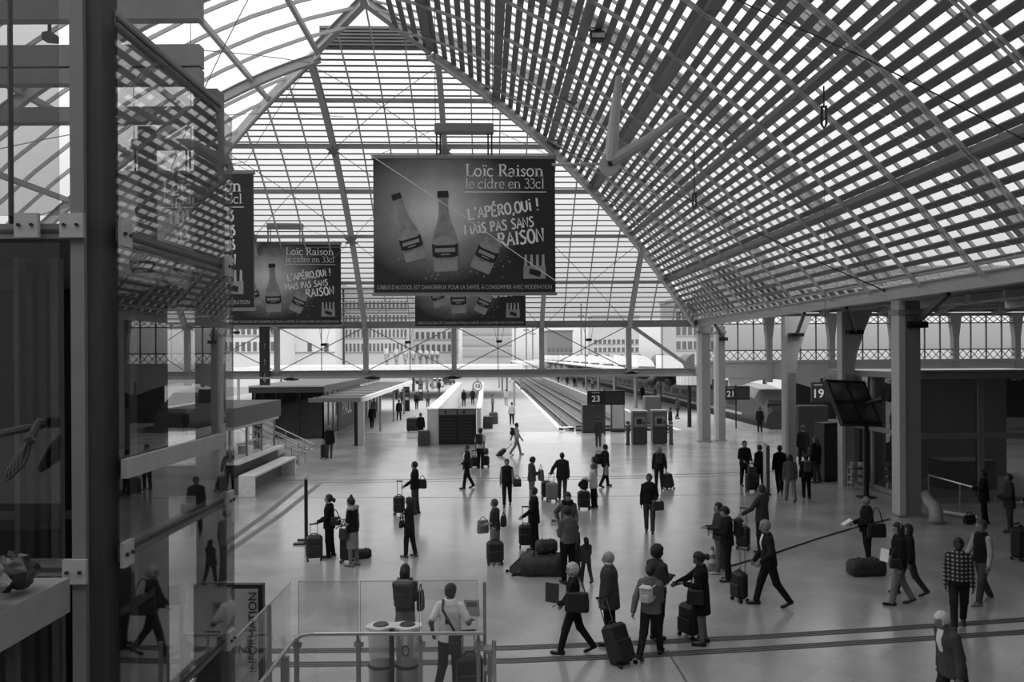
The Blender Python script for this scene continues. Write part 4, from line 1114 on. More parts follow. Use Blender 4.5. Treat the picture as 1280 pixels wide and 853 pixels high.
# litter bags on a stand
bn = empty('litter_stand', cw((490 - 640) / F * 12.5, 12.5), world=True); tag(bn, 'twin litter stand with two clear bags and a wavy white rim behind the balustrade', 'bin')
uc = (490 - 640) / F * 12.5
BAGM = bpy.data.materials.new('clear_litter_bag'); BAGM.use_nodes = True
_b = BAGM.node_tree.nodes['Principled BSDF']; _b.inputs['Base Color'].default_value = (.55, .55, .55, 1); _b.inputs['Roughness'].default_value = .3; _b.inputs['Alpha'].default_value = .55
_n = BAGM.node_tree.nodes.new('ShaderNodeTexNoise'); _n.inputs['Scale'].default_value = 9; _bp = BAGM.node_tree.nodes.new('ShaderNodeBump'); _bp.inputs['Strength'].default_value = .7
BAGM.node_tree.links.new(_n.outputs[0], _bp.inputs['Height']); BAGM.node_tree.links.new(_bp.outputs[0], _b.inputs['Normal'])
for k, du in enumerate((-.2, .215)):
    c = cw(uc + du, 12.5)
    bg = MB().lathe((c.x, c.y, 0), [(.12, .05), (.19, .12), (.2, .4), (.175, .5), (.19, .6), (.2, .9), (.185, 1.0)], 16).build('bag', BAGM, bn, True)
    MB().lathe((c.x, c.y, 0), [(.10, .07), (.16, .14), (.17, .34), (.05, .42)], 14).build('litter', mat('litter', 120, .7, var=.6, scale=12), bg)
    MB().lathe((c.x, c.y, 0), [(.205, .42), (.215, .44), (.205, .46)], 16).build('strap', BLACK, bg)
    MB().lathe((c.x, c.y, 0), [(.10, 1.02), (.13, 1.05), (.11, 1.075)], 14).build('opening_ring', DARK, bn)
rim = []
for t in range(40):
    a = 2 * math.pi * t / 40; x = .44 * math.cos(a); y = (.2 - .07 * math.exp(-(x / .12) ** 2)) * (1 if math.sin(a) > 0 else -1) * abs(math.sin(a)) ** .6
    rim.append(cw(uc + x, 12.5 + y))
MB().loft([[Vector((p.x, p.y, z + .012 * math.sin(i * .9))) for i, p in enumerate(rim)] for z in (1.01, 1.045)]).build('rim', WHITEM, bn)
LB(uc - .035, uc + .035, 12.27, 12.34, 0, 1.06, 'post', BLACK, bn)
LB(uc - .25, uc + .25, 12.25, 12.6, 0, .04, 'foot', BLACK, bn)
rc = cw(uc + .21, 12.29, .72)
MB().tube([rc + cw(.05 * math.cos(t / 10 * 6.0), 0, .08 * math.sin(t / 10 * 6.0)) for t in range(11)], .012, 5).build('recycling_mark', DARK, bn)
# information poster at the stair head
ip = empty('information_poster', cw(-3.75, 11.4), world=True); tag(ip, 'framed information poster standing left of the balustrade', 'poster')
u0_, u1_ = -4.6, -3.6; d0_ = 11.5
LB(u0_, u1_, d0_, d0_ + .1, 0.3, 1.98, 'frame', BLACK, ip)
LB(u0_ + .05, u1_ - .07, d0_ - .012, d0_ - .002, .36, 1.92, 'sheet', mat('poster_sheet', 150, .3, var=.1, scale=2), ip)
LB(u0_ + .1, u0_ + .2, d0_, d0_ + .1, 0, .3, 'leg', BLACK, ip); LB(u1_ - .2, u1_ - .1, d0_, d0_ + .1, 0, .3, 'leg', BLACK, ip)
lettering('INFORMATION', facing(cw(u1_ - .14, d0_ - .018, 1.3), -YAW) @ Matrix.Rotation(math.radians(90), 4, 'Z'), .17, BLACK, ip)
lettering('DNS', facing(cw(u1_ - .32, d0_ - .018, 1.05), -YAW), .16, BLACK, ip)

# ------------------------------------------------------------------ advertising banners
def poster_mat():
    m = bpy.data.materials.new('cider_poster_print'); m.use_nodes = True
    t = m.node_tree; b = t.nodes['Principled BSDF']; b.inputs['Roughness'].default_value = .45
    L = t.links.new
    tc = t.nodes.new('ShaderNodeTexCoord'); mp = t.nodes.new('ShaderNodeMapping'); mp.vector_type = 'POINT'
    mp.inputs['Location'].default_value = (.28, 0, -.18); mp.inputs['Scale'].default_value = (.33, 0, .40)
    gr = t.nodes.new('ShaderNodeTexGradient'); gr.gradient_type = 'SPHERICAL'
    rp_ = t.nodes.new('ShaderNodeValToRGB'); e = rp_.color_ramp.elements
    e[0].position = 0.05; e[0].color = (.016, .016, .016, 1); e[1].position = .95; e[1].color = (.75, .75, .75, 1)
    x = rp_.color_ramp.elements.new(.45); x.color = (.24, .24, .24, 1)
    nz = t.nodes.new('ShaderNodeTexNoise'); nz.inputs['Scale'].default_value = 1.6; nz.inputs['Detail'].default_value = 6
    mx = t.nodes.new('ShaderNodeMix'); mx.data_type = 'RGBA'; mx.blend_type = 'OVERLAY'; mx.inputs[0].default_value = .35
    L(tc.outputs['Object'], mp.inputs[0]); L(mp.outputs[0], gr.inputs[0]); L(gr.outputs['Fac'], rp_.inputs[0])
    L(tc.outputs['Object'], nz.inputs[0]); L(rp_.outputs[0], mx.inputs[6]); L(nz.outputs['Fac'], mx.inputs[7]); L(mx.outputs[2], b.inputs['Base Color'])
    return m
PRINT = poster_mat()
P_L = mat('print_light', 245, .5, var=.03); P_G = mat('print_grey', 150, .5, var=.1); P_M = mat('print_mid', 140, .5, var=.25, scale=5); P_D = mat('print_dark', 26, .5, var=.1); P_W = mat('print_pale', 178, .5, var=.12, scale=9)
def ribbon(mb, pts, wd, z):
    """flat pen stroke in the banner plane"""
    pts = [Vector((p[0], p[1])) for p in pts]; ws = wd if isinstance(wd, (list, tuple)) else [wd] * len(pts)
    ring = []
    for i, p in enumerate(pts):
        t = (pts[min(i + 1, len(pts) - 1)] - pts[max(0, i - 1)]); t = t.normalized() if t.length else Vector((1, 0)); n = Vector((-t.y, t.x)) * ws[i] / 2
        ring.append([(p.x + n.x, -z, p.y + n.y), (p.x - n.x, -z, p.y - n.y), (p.x - n.x, -z + .004, p.y - n.y), (p.x + n.x, -z + .004, p.y + n.y)])
    mb.loft([[Vector(q) for q in r] for r in ring])
def flat(mb, poly, z):
    mb.loft([[Vector((x, -z, y)) for x, y in poly], [Vector((x, -z + .004, y)) for x, y in poly]])
ell = lambda cx, cy, rx, ry, a0=0, a1=360, n=14: [(cx + rx * math.cos(math.radians(a0 + (a1 - a0) * k / n)), cy + ry * math.sin(math.radians(a0 + (a1 - a0) * k / n))) for k in range(n + 1)]
HAND = {
 'L': (.55, [[(0, 1), (.02, 0), (.5, .04)]]), "'": (.22, [[(.12, 1.05), (.05, .78)]]), 'A': (.66, [[(0, 0), (.32, 1), (.6, 0)], [(.12, .36), (.5, .38)]]),
 'P': (.55, [[(.05, 0), (.06, 1), (.36, .98), (.48, .78), (.36, .55), (.08, .48)]]), 'E': (.58, [[(.5, 1), (.05, .98), (.03, .02), (.52, 0)], [(.04, .5), (.42, .52)]]),
 'R': (.6, [[(.05, 0), (.06, 1), (.36, .98), (.48, .78), (.36, .55), (.08, .48)], [(.2, .5), (.54, 0)]]), 'O': (.66, [ell(.3, .5, .28, .5, 80, 445)]),
 'U': (.6, [[(0, 1), (.03, .25), (.24, 0), (.46, .22), (.5, 1)]]), 'I': (.24, [[(.1, .8), (.1, 0)], [(.1, 1.0), (.1, 1.1)]]), '!': (.24, [[(.12, 1.1), (.08, .32)], [(.07, .08), (.07, -.02)]]),
 ',': (.2, [[(.12, .08), (.02, -.2)]]), 'M': (.8, [[(0, 0), (.08, 1), (.36, .4), (.62, 1), (.72, 0)]]), 'S': (.56, [[(.5, .9), (.25, 1), (.05, .8), (.22, .56), (.46, .38), (.4, .08), (.14, 0), (0, .12)]]),
 'N': (.64, [[(0, 0), (.04, 1), (.5, .02), (.56, 1)]]), 'T': (.62, [[(0, 1), (.6, 1.02)], [(.3, 1), (.28, 0)]]), 'a': (.66, [[(0, 0), (.32, .9), (.6, 0)], [(.12, .36), (.5, .38)]]), ' ': (.35, [])}
HAND['1'] = (.26, [[(.12, 1), (.1, 0)]]); HAND['É'] = (.58, HAND['E'][1] + [[(.2, 1.14), (.44, 1.36)]]); HAND['Ê'] = (.58, HAND['E'][1] + [[(.04, 1.14), (.26, 1.34), (.48, 1.12)]])
_v = lambda x, y0, y1: ([(x, y0), (x, y1)], .15)
_h = lambda x0, x1, y: ([(x0, y), (x1, y)], .055)
SER = {
 'L': (.72, [_v(.18, 0, 1), _h(.02, .36, 1), _h(.02, .66, .03), ([(.66, .0), (.66, .26)], .07)]), 'o': (.66, [(ell(.3, .33, .25, .31), .12)]), 'c': (.56, [(ell(.3, .33, .25, .31, 50, 310), .12), ([(.46, .5), (.46, .66)], .07)]),
 'i': (.36, [_v(.18, 0, .64), _h(.04, .18, .64), _h(.02, .34, .03), ([(.18, .8), (.18, .94)], .13)]), 'ï': (.36, [_v(.18, 0, .64), _h(.04, .18, .64), _h(.02, .34, .03), ([(.08, .82), (.08, .94)], .12), ([(.29, .82), (.29, .94)], .12)]),
 'R': (.8, [_v(.18, 0, 1), _h(.02, .4, .98), (ell(.36, .74, .24, .24, 90, -90, 10), .13), _h(.2, .4, .5), ([(.36, .5), (.72, .0)], .15), _h(.02, .36, .03), _h(.6, .8, .03)]),
 'a': (.62, [_v(.44, 0, .5), (ell(.26, .46, .19, .18, 10, 170, 8), .09), (ell(.25, .17, .19, .17), .09), _h(.42, .6, .03)]), 's': (.5, [([(.42, .52), (.25, .63), (.08, .5), (.22, .36), (.4, .22), (.3, .03), (.06, .1)], .11)]),
 'n': (.72, [_v(.16, 0, .62), _h(.02, .16, .62), (ell(.36, .42, .2, .2, 180, 0, 8), .1), _v(.56, 0, .42), _h(.02, .3, .03), _h(.42, .7, .03)]), 'l': (.34, [_v(.17, 0, 1), _h(.03, .17, 1), _h(.02, .32, .03)]),
 'e': (.58, [(ell(.3, .33, .24, .31, 10, 320), .1), _h(.08, .52, .36)]), 'd': (.68, [(ell(.28, .33, .23, .31), .1), _v(.52, 0, 1), _h(.38, .52, 1), _h(.52, .66, .03)]), 'r': (.5, [_v(.16, 0, .62), _h(.02, .16, .62), ([(.2, .45), (.32, .6), (.46, .56)], .1), _h(.02, .32, .03)]),
 '3': (.56, [(ell(.24, .76, .2, .2, 150, -90, 9), .1), (ell(.24, .28, .24, .27, 90, -150, 9), .1)]), ' ': (.34, [])}
def hand(mb, txt, x, y, h, ang, wd, z, k=1.0):
    c, s = math.cos(ang), math.sin(ang); ox = 0
    for ch in txt:
        w_, st_ = HAND[ch]
        for pl in st_:
            pts = [((ox + px_) * h * k, py_ * h) for px_, py_ in pl]
            ribbon(mb, [(x + a * c - b * s, y + a * s + b * c) for a, b in pts], wd, z)
        ox += w_ + .08
    return ox * h * k
def serif(mb, txt, x, y, h, z, thin=1.0, wid=None):
    tot = sum(SER[c][0] for c in txt); k = (wid / (tot * h)) if wid else 1.0; ox = 0
    for ch in txt:
        w_, st_ = SER[ch]
        for pl, wd in st_:
            ribbon(mb, [(x + (ox + a) * h * k, y + b * h) for a, b in pl], wd * h * thin, z)
        ox += w_
BOTTLE = [(0, 0), (.5, 0), (.56, .06), (.56, .95), (.5, 1.2), (.3, 1.62), (.22, 1.9), (.21, 2.42), (.25, 2.44), (.25, 2.56), (.2, 2.6)]
def bottle(root, cx, cy, sc, ang, neck=True):
    c, s = math.cos(ang), math.sin(ang)
    T = lambda pts: [(cx + sc * (.72 * a * c - b * s), cy + sc * (.72 * a * s + b * c)) for a, b in pts]
    pr = BOTTLE if neck else BOTTLE[:5] + [(.42, 1.34)]
    out = [(-a, b) for a, b in reversed(pr)] + pr
    mb = MB(); flat(mb, T(out), .066); bt = mb.build('printed_bottle', P_M, root)
    mb = MB(); flat(mb, T([(-.54, .5), (.54, .5), (.55, 1.0)] + ell(0, 1.0, .53, .13, 0, 180, 8) + [(-.55, 1.0)]), .072); mb.build('label_arch', P_G, bt)
    mb = MB(); flat(mb, T([(-.57, .52), (-.4, .46), (.4, .46), (.57, .52), (.58, .92), (.4, .86), (-.4, .86), (-.58, .92)]), .078); mb.build('label_band', P_D, bt)
    mb = MB(); ribbon(mb, T([(-.45, .70), (.45, .70)]), .13 * sc, .084); ribbon(mb, T([(-.2, .56), (.2, .56)]), .04 * sc, .084); mb.build('label_print', P_G, bt)
    mb = MB(); flat(mb, T([(-.5, .03), (.5, .03), (.53, .1), (.53, .36), (-.53, .36), (-.53, .1)]), .07); mb.build('foot_highlight', P_G, bt)
    if neck:
        mb = MB(); flat(mb, T([(-.26, 2.40), (.26, 2.40), (.24, 2.62), (-.24, 2.62)]), .072); mb.build('cap', P_D, bt)
        mb = MB(); ribbon(mb, T([(-.4, 1.25), (-.16, 1.8), (-.14, 2.3)]), .07 * sc, .070); mb.build('highlight', P_G, bt)
def banner(px, py, d, yaw, kind, label, bar=True):
    c = at(px, py, d); w_, h_ = 6.0, 4.42
    r = empty('advertising_banner', c, yaw); tag(r, label, 'banner', 'hanging cider banners')
    MB().b2((-w_ / 2, -.05, -h_ / 2), (w_ / 2, .05, h_ / 2)).build('panel', PRINT, r)
    MB().b2((-w_ / 2 - .05, -.07, h_ / 2), (w_ / 2 + .05, .07, h_ / 2 + .12)).build('top_rail', STEELD, r)
    MB().b2((-w_ / 2 - .05, -.07, -h_ / 2 - .1), (w_ / 2 + .05, .07, -h_ / 2)).build('bottom_rail', STEELD, r)
    X_ = lambda q: (q - 581) * .0265; Y_ = lambda q: (282.5 - q) * .0265
    mb = MB(); serif(mb, 'Loïc Raison', X_(582), Y_(221), .40, .06, 1.0, X_(680) - X_(582)); mb.build('title', P_L, r)
    mb = MB(); serif(mb, 'le cidre en 33cl', X_(582), Y_(236), .33, .06, .7, X_(681) - X_(582)); mb.build('subtitle', P_L, r)
    mb = MB(); ribbon(mb, [(X_(580), Y_(240.5)), (X_(683), Y_(240.5))], .025, .06); mb.build('rule', P_L, r)
    if kind == 'a':
        lines = [("L'APÉRO,OUI !", 587, 275, .36, 8, .066, .92), ('MaIS PAS SANS', 582, 294, .33, 7, .058, .86), ('RA1SON', 624, 309, .44, 7, .075, .92)]
    else:
        lines = [('MÊM', 592, 261, .42, 3, .07, .62), ('TS', 662, 257, .32, 3, .06, .55), ('LES', 599, 283, .38, 3, .07, .62), ('ONS', 660, 276, .32, 4, .06, .5), ('URS', 660, 294, .32, 4, .06, .52), ('ON', 660, 313, .34, 4, .065, .75)]
    for tx, qx, qy, hh, an_, wd, kk in lines:
        mb = MB(); hand(mb, tx, X_(qx), Y_(qy), hh, math.radians(an_), wd, .06, kk); mb.build('slogan_line', P_L, r)
    me = text_mesh("L'ABUS D'ALCOOL EST DANGEREUX POUR LA SANTÉ. À CONSOMMER AVEC MODÉRATION", .155, .004)
    xs2 = [v.co.x for v in me.vertices]; k = 5.75 / (max(xs2) - min(xs2))
    me.transform(Matrix.Translation((0, -.058, Y_(359.5))) @ Matrix.Rotation(math.radians(90), 4, 'X') @ Matrix.Diagonal((k, 1.25, 1, 1))); me.materials.clear()
    link('health_notice', me, P_W, r)
    mb = MB(); flat(mb, [(-2.99, Y_(353)), (2.99, Y_(353)), (2.99, -h_ / 2 + .01), (-2.99, -h_ / 2 + .01)], .053); mb.build('notice_strip', P_D, r)
    bottle(r, X_(521), Y_(326), .88, math.radians(17))
    bottle(r, X_(557.5), Y_(340), 1.02, math.radians(2)); bottle(r, X_(599), Y_(339), .86, math.radians(-24), False)
    # four-pack
    mb = MB(); flat(mb, [(X_(654), Y_(349)), (X_(682), Y_(349)), (X_(682), Y_(333)), (X_(654), Y_(333))], .06); pk = mb.build('printed_pack', P_G, r)
    for q in range(4):
        mb = MB(); x = X_(657 + q * 7.3); flat(mb, [(x - .05, Y_(334)), (x + .05, Y_(334)), (x + .035, Y_(319)), (x - .035, Y_(319))], .058); mb.build('pack_bottle', P_W, pk)
    mb = MB(); flat(mb, [(X_(661), Y_(343)), (X_(675), Y_(347)), (X_(676), Y_(340)), (X_(662), Y_(336))], .066); mb.build('pack_label', P_D, pk)
    rnd = random.Random(5); mb = MB()
    for q in range(170):
        b_ = rnd.choice([(515, 300), (557, 325), (600, 325), (557, 330), (540, 335), (625, 325), (510, 210)])
        x, y = X_(b_[0] + rnd.gauss(0, 11)), Y_(b_[1] + rnd.gauss(0, 12)); q_ = .012 + .022 * rnd.random()
        if -2.9 < x < 2.9 and -1.8 < y < 2.1: flat(mb, [(x - q_, y), (x, y - q_), (x + q_, y), (x, y + q_)], .0555)
    bb = mb.build('printed_bubbles', P_G, r); bb['kind'] = 'stuff'
    for x in (-.85, .85):
        MB().tube([(x - .06, 0, h_ / 2 + .1), (x - .06, 0, h_ / 2 + .85)], .03, 6).build('hanger', BLACK, r); MB().tube([(x + .06, 0, h_ / 2 + .1), (x + .06, 0, h_ / 2 + .85)], .03, 6).build('hanger', BLACK, r)
    MB().cbox((0, 0, h_ / 2 + 1.0), (1.95, .35, .32), .03).build('hanger_box', STEELD, r)
    zr = Z0 + g(min(XR - c.x, c.x - XL, YE - c.y, 17)) - c.z
    for x in (-.95, .95):
        MB().tube([(x, 0, h_ / 2 + 1.1), (x, 0, zr)], .012, 5).build('cable', BLACK, r)
    for x in (-2.9, 2.9):
        MB().tube([(x, 0, h_ / 2 + .1), (x * .33, 0, h_ / 2 + 1.0)], .008, 4).build('stay', RODM, r)
    return r
banner(581, 282.5, 26.5, math.radians(0), 'a', 'large cider banner hanging nearest in the middle, with three printed bottles')
banner(204, 302, 26.5, math.radians(-2), 'b', 'cider banner half hidden behind the lift tower, with a four line slogan')
banner(357, 356, 44.0, math.radians(4), 'a', 'smaller cider banner between the lift and the middle banner')
banner(588, 357, 43.5, math.radians(0), 'a', 'cider banner mostly hidden behind the large middle banner')
gc = tag(empty('guy_cable', at(466, 196, 26.2), world=True), 'thin white guy cable running diagonally across the large banner', 'cable')
MB().tube([at(463, 194, 26.2), at(580, 271, 26.1), at(697, 353, 26.2)], .014, 5).build('cable', WHITEM, gc)
MB().tube([at(697, 353, 26.2), at(697.5, 353.5, 26.5)], .03, 6).build('anchor', STEELD, gc)
# floodlights under the louvres
for px, py, y_, lab in ((747, 42, 24.8, 'black floodlight under the louvres, nearest of three'), (715, 122, 32.2, 'black floodlight under the louvres, middle of three'), (697, 177, 38.8, 'black floodlight under the louvres, farthest and above the banner corner')):
    c = at(px, py, y_); r = empty('floodlight', (c.x, c.y, c.z)); tag(r, lab, 'lamp', 'floodlights under the louvres')
    top = Z0 + g(XR - c.x) - c.z - .35
    MB().tube([(0, 0, .15), (0, 0, top)], .025, 6).build('rod', STEELD, r)
    MB().cbox((0, 0, -.08), (.44, .4, .3), .04).build('housing', BLACK, r)
    MB().b2((-.19, -.22, -.2), (.19, -.19, -.06)).build('lens', mat('lamp_lens', 190, .3), r)
    MB().tube([(-.24, 0, -.05), (-.2, 0, .18), (.2, 0, .18), (.24, 0, -.05)], .02, 6).build('yoke', DARK, r)
# hanging cables over the concourse
def wire(pts, rad, label, name='overhead_cable'):
    r = empty(name, pts[0], world=True); tag(r, label, 'cable')
    MB().tube(pts, rad, 5).build('wire', BLACK, r)
    for q in (pts[0], pts[-1]):
        MB().tube([q - Vector((0, 0, .05)), q + Vector((0, 0, .05))], rad * 2, 6).build('clip', DARK, r)
wire([at(700, 186, 37), at(765, 210, 35), at(875, 255, 30), at(960, 297, 27), at(1040, 335, 25), at(1105, 363, 24)], .018, 'long dark cable sagging beneath the louvres to the eave')
wire([at(880, -20, 18), at(960, 18, 17.5), at(1080, 72, 16.5), at(1190, 128, 16), at(1300, 185, 15)], .016, 'dark cable beneath the louvres near the picture corner')
for px, py, d, lab in ((1030, 145, 19.5, 'dark hook block hanging from the upper louvres'), (868, 250, 28, 'dark hook block hanging from the middle louvres')):
    c = at(px, py, d); r = empty('hook_block', c); tag(r, lab, 'hook', 'hook blocks under the louvres')
    top = max(.3, Z0 + g(XR - c.x) - c.z)
    MB().tube([(0, 0, .2), (0, 0, top)], .02, 6).build('rod', BLACK, r)
    MB().tube([(-.05, 0, .25), (-.06, 0, -.2), (0, 0, -.3), (.06, 0, -.2), (.05, 0, .25)], .03, 6).build('hook', BLACK, r)
    MB().tube([(0, 0, -.28), (0, 0, -5)], .005, 4).build('pull_cord', DARK, r)
# forked shape under the louvres: a window reflection modelled as solid steel
fk = empty('forked_reflection', at(763, 205, 23), world=True); tag(fk, 'window reflection modelled as a grey forked shape right of the banner', 'strut')
MB().tube([at(763, 203, 23), at(768, 150, 23), at(774, 96, 23)], [.2, .16, .1], 10).build('arm', STEEL, fk)
MB().tube([at(763, 203, 23), at(810, 175, 23), at(855, 143, 23)], [.2, .16, .1], 10).build('arm', STEEL, fk)
MB().tube([at(690, 206, 23), at(763, 205, 23)], .04, 8).build('tie', STEEL, fk)
pc = at(763, 205, 22.9); MB().tube([pc, pc + Vector((0, .3, 0))], .3, 14).build('hub', STEEL, fk)
MB().tube([pc + Vector((0, -.05, 0)), pc], .07, 8).build('pin', DARK, fk)
# tall stanchion with cross feet
p = gp(383, 681); r = empty('queue_post', (p.x, p.y, 0)); tag(r, 'tall dark queue post with crossed flat feet beside the two women', 'post')
MB().tube([(0, 0, .05), (0, 0, 1.82)], .05, 10).build('pole', DARK, r)
MB().lathe((0, 0, 0), [(.03, 1.82), (.05, 1.9), (.02, 1.97)], 10).build('finial', mat('finial', 200, .4), r)
MB().b2((-.35, -.07, .002), (.2, .07, .045)).build('foot', DARK, r); MB().b2((-.35, .42, .002), (.2, .55, .045)).build('foot', DARK, r); MB().b2((-.07, -.07, .045), (.07, .55, .07)).build('foot_bar', DARK, r)
# belt line and cone on the concourse
bl = tag(empty('floor_cable', gp(886, 712), world=True), 'long black cable lying across the floor from the cone to the tall column', 'cable')
MB().tube([gp(x, y) + Vector((0, 0, .02)) for x, y in ((888, 713), (920, 707), (970, 692), (1020, 675), (1070, 660), (1112, 650))], .02, 6).build('cable', BLACK, bl)
MB().tube([gp(888, 713) + Vector((0, 0, .03)), gp(892, 712) + Vector((0, 0, .03))], .03, 6).build('plug', DARK, bl)
p = gp(891, 712); cn_ = empty('traffic_cone', (p.x, p.y, 0)); tag(cn_, 'small banded traffic cone on the floor beside the man checking his phone', 'cone')
MB().b2((-.17, -.17, .002), (.17, .17, .04)).build('base', mat('cone_base', 120, .6), cn_)
prof = [(.12, .04), (.10, .17), (.085, .27), (.07, .37), (.05, .47), (.03, .56)]
for k, (a, b) in enumerate(zip(prof, prof[1:])):
    MB().lathe((0, 0, 0), [a, b], 14).build('band', mat('cone_%d' % (k % 2), (110, 190)[k % 2], .6), cn_)
# ------------------------------------------------------------------ people: one continuous skin, clothes over it
def surface_nets(D, org, vs):
    ins = D < 0
    nx, ny, nz = D.shape
    c = [(i, j, k) for i in (0, 1) for j in (0, 1) for k in (0, 1)]
    S = [D[i:nx - 1 + i, j:ny - 1 + j, k:nz - 1 + k] for i, j, k in c]
    I = [s < 0 for s in S]
    cnt = sum(i.astype(np.int8) for i in I)
    m = (cnt > 0) & (cnt < 8)
    n = int(m.sum())
    if n == 0:
        return np.zeros((0, 3)), np.zeros((0, 4), int)
    idx = np.full(m.shape, -1, np.int32); idx[m] = np.arange(n)
    vals = np.stack([s[m] for s in S], 1); cc = np.array(c, float)
    acc = np.zeros((n, 3)); num = np.zeros(n)
    for a in range(8):
        for b in range(a + 1, 8):
            if np.abs(cc[a] - cc[b]).sum() != 1: continue
            x = (vals[:, a] < 0) != (vals[:, b] < 0)
            t = np.where(x, vals[:, a] / np.where(x, vals[:, a] - vals[:, b], 1), 0)
            acc += np.where(x[:, None], cc[a] + t[:, None] * (cc[b] - cc[a]), 0); num += x
    pos = np.argwhere(m) + acc / num[:, None]
    V = pos * vs + np.array(org)
    Fs = []
    for ax in range(3):
        o = [1, 1, 1]; o[ax] = 0
        sl0 = tuple(slice(1 if q else 0, -1) for q in o)
        A = ins[tuple(slice(o[q], (-1)) for q in range(3))]
        B = ins[tuple(slice(o[q] + (1 if q == ax else 0), (None if q == ax else -1)) for q in range(3))]
        x = A != B
        P = np.argwhere(x)
        if not len(P): continue
        P = P + np.array(o)
        fl = A[x]
        u, v = [(1, 2), (2, 0), (0, 1)][ax]
        eu, ev = np.zeros(3, int), np.zeros(3, int); eu[u] = 1; ev[v] = 1
        q = [P - eu - ev, P - ev, P, P - eu]
        f = np.stack([idx[tuple(k.T)] for k in q], 1)
        f = np.where(fl[:, None], f, f[:, ::-1])
        Fs.append(f)
    return V, np.concatenate(Fs)
def d_cap(P, a, b, ra, rb, n=None, k=1.0):
    q = P - a; ba = b - a
    if n is not None:
        q = q + (q @ n)[:, None] * ((1 / k - 1) * n)[None]
    t = np.clip(q @ ba / max(1e-9, ba @ ba), 0, 1)
    return np.linalg.norm(q - t[:, None] * ba, axis=1) - (ra + (rb - ra) * t)
def d_ell(P, c, r, R):
    q = (P - c) @ R / r
    return (np.linalg.norm(q, axis=1) - 1) * min(r)
def smin(a, b, k):
    h = np.clip(.5 + .5 * (b - a) / k, 0, 1)
    return b + (a - b) * h - k * h * (1 - h)
def solid(prims, vs, clip=None, k=.03, extra=None):
    """mesh of a smooth union of limbs; clip(P) > 0 is cut away"""
    lo = np.min([np.minimum(p[1], p[2]) - max(p[3], p[4]) if p[0] == 'c' else p[1] - max(p[2]) for p in prims], 0) - 2.5 * vs
    hi = np.max([np.maximum(p[1], p[2]) + max(p[3], p[4]) if p[0] == 'c' else p[1] + max(p[2]) for p in prims], 0) + 2.5 * vs
    n = np.ceil((hi - lo) / vs).astype(int) + 1
    G = np.stack(np.meshgrid(*[lo[i] + vs * np.arange(n[i]) for i in range(3)], indexing='ij'), -1).reshape(-1, 3)
    D = None
    for p in prims:
        d = d_cap(G, *p[1:]) if p[0] == 'c' else d_ell(G, *p[1:])
        D = d if D is None else smin(D, d, k)
    if extra is not None:
        D = extra(G, D)
    if clip is not None:
        D = np.maximum(D, clip(G))
    return surface_nets(D.reshape(n), lo, vs)
def np_mesh(name, V, Fq, smooth=True):
    me = bpy.data.meshes.new(name)
    me.vertices.add(len(V)); me.vertices.foreach_set('co', np.asarray(V, np.float32).ravel())
    me.loops.add(len(Fq) * 4); me.loops.foreach_set('vertex_index', np.asarray(Fq, np.int32).ravel())
    me.polygons.add(len(Fq)); me.polygons.foreach_set('loop_start', np.arange(0, len(Fq) * 4, 4, dtype=np.int32))
    me.polygons.foreach_set('use_smooth', np.ones(len(Fq), bool) if smooth else np.zeros(len(Fq), bool))
    me.update(calc_edges=True); me.validate()
    return me
A_ = lambda *v: np.array(v, float)
def cloth(v):
    return mat('cloth_%d' % v, v, .85, var=.16, scale=7, bump=.25, bscale=9, spec=.2)
def skin_m(v):
    return mat('skin_%d' % v, v, .55, var=.04)
def hair_m(v):
    return mat('hair_%d' % v, v, .6, var=.3, scale=40, bump=.5, bscale=60)
HANDS = {'d': (.235, .05, .80), 'p': (.22, .10, .90), 'f': (.07, .30, 1.14), 'h': (.25, .30, .96), 'b': (.27, -.30, .80), 'u': (.07, .15, 1.46), 'c': (-.10, .21, 1.16), 'k': (.22, -.12, .95),
         'o': (.30, .46, 1.02), 's': (.25, .24, .86), 'sb': (.26, -.20, .84), 'w': (.16, .26, 1.02), 'lift': (.16, .30, 1.26), 'side': (.38, .06, .92), 'sf': (.40, .22, 1.0)}
LEGS = {'stand': (2, 4, -3, 5), 'wide': (6, 3, -7, 6), 'w1': (19, 5, -16, 20), 'w2': (-16, 20, 19, 5), 's1': (14, 5, -12, 16), 's2': (-12, 16, 14, 5), 'big1': (32, 8, -28, 30), 'big2': (-28, 30, 32, 8), 'cross': (-14, 50, 2, 3), 'sit': (85, 85, 85, 80)}
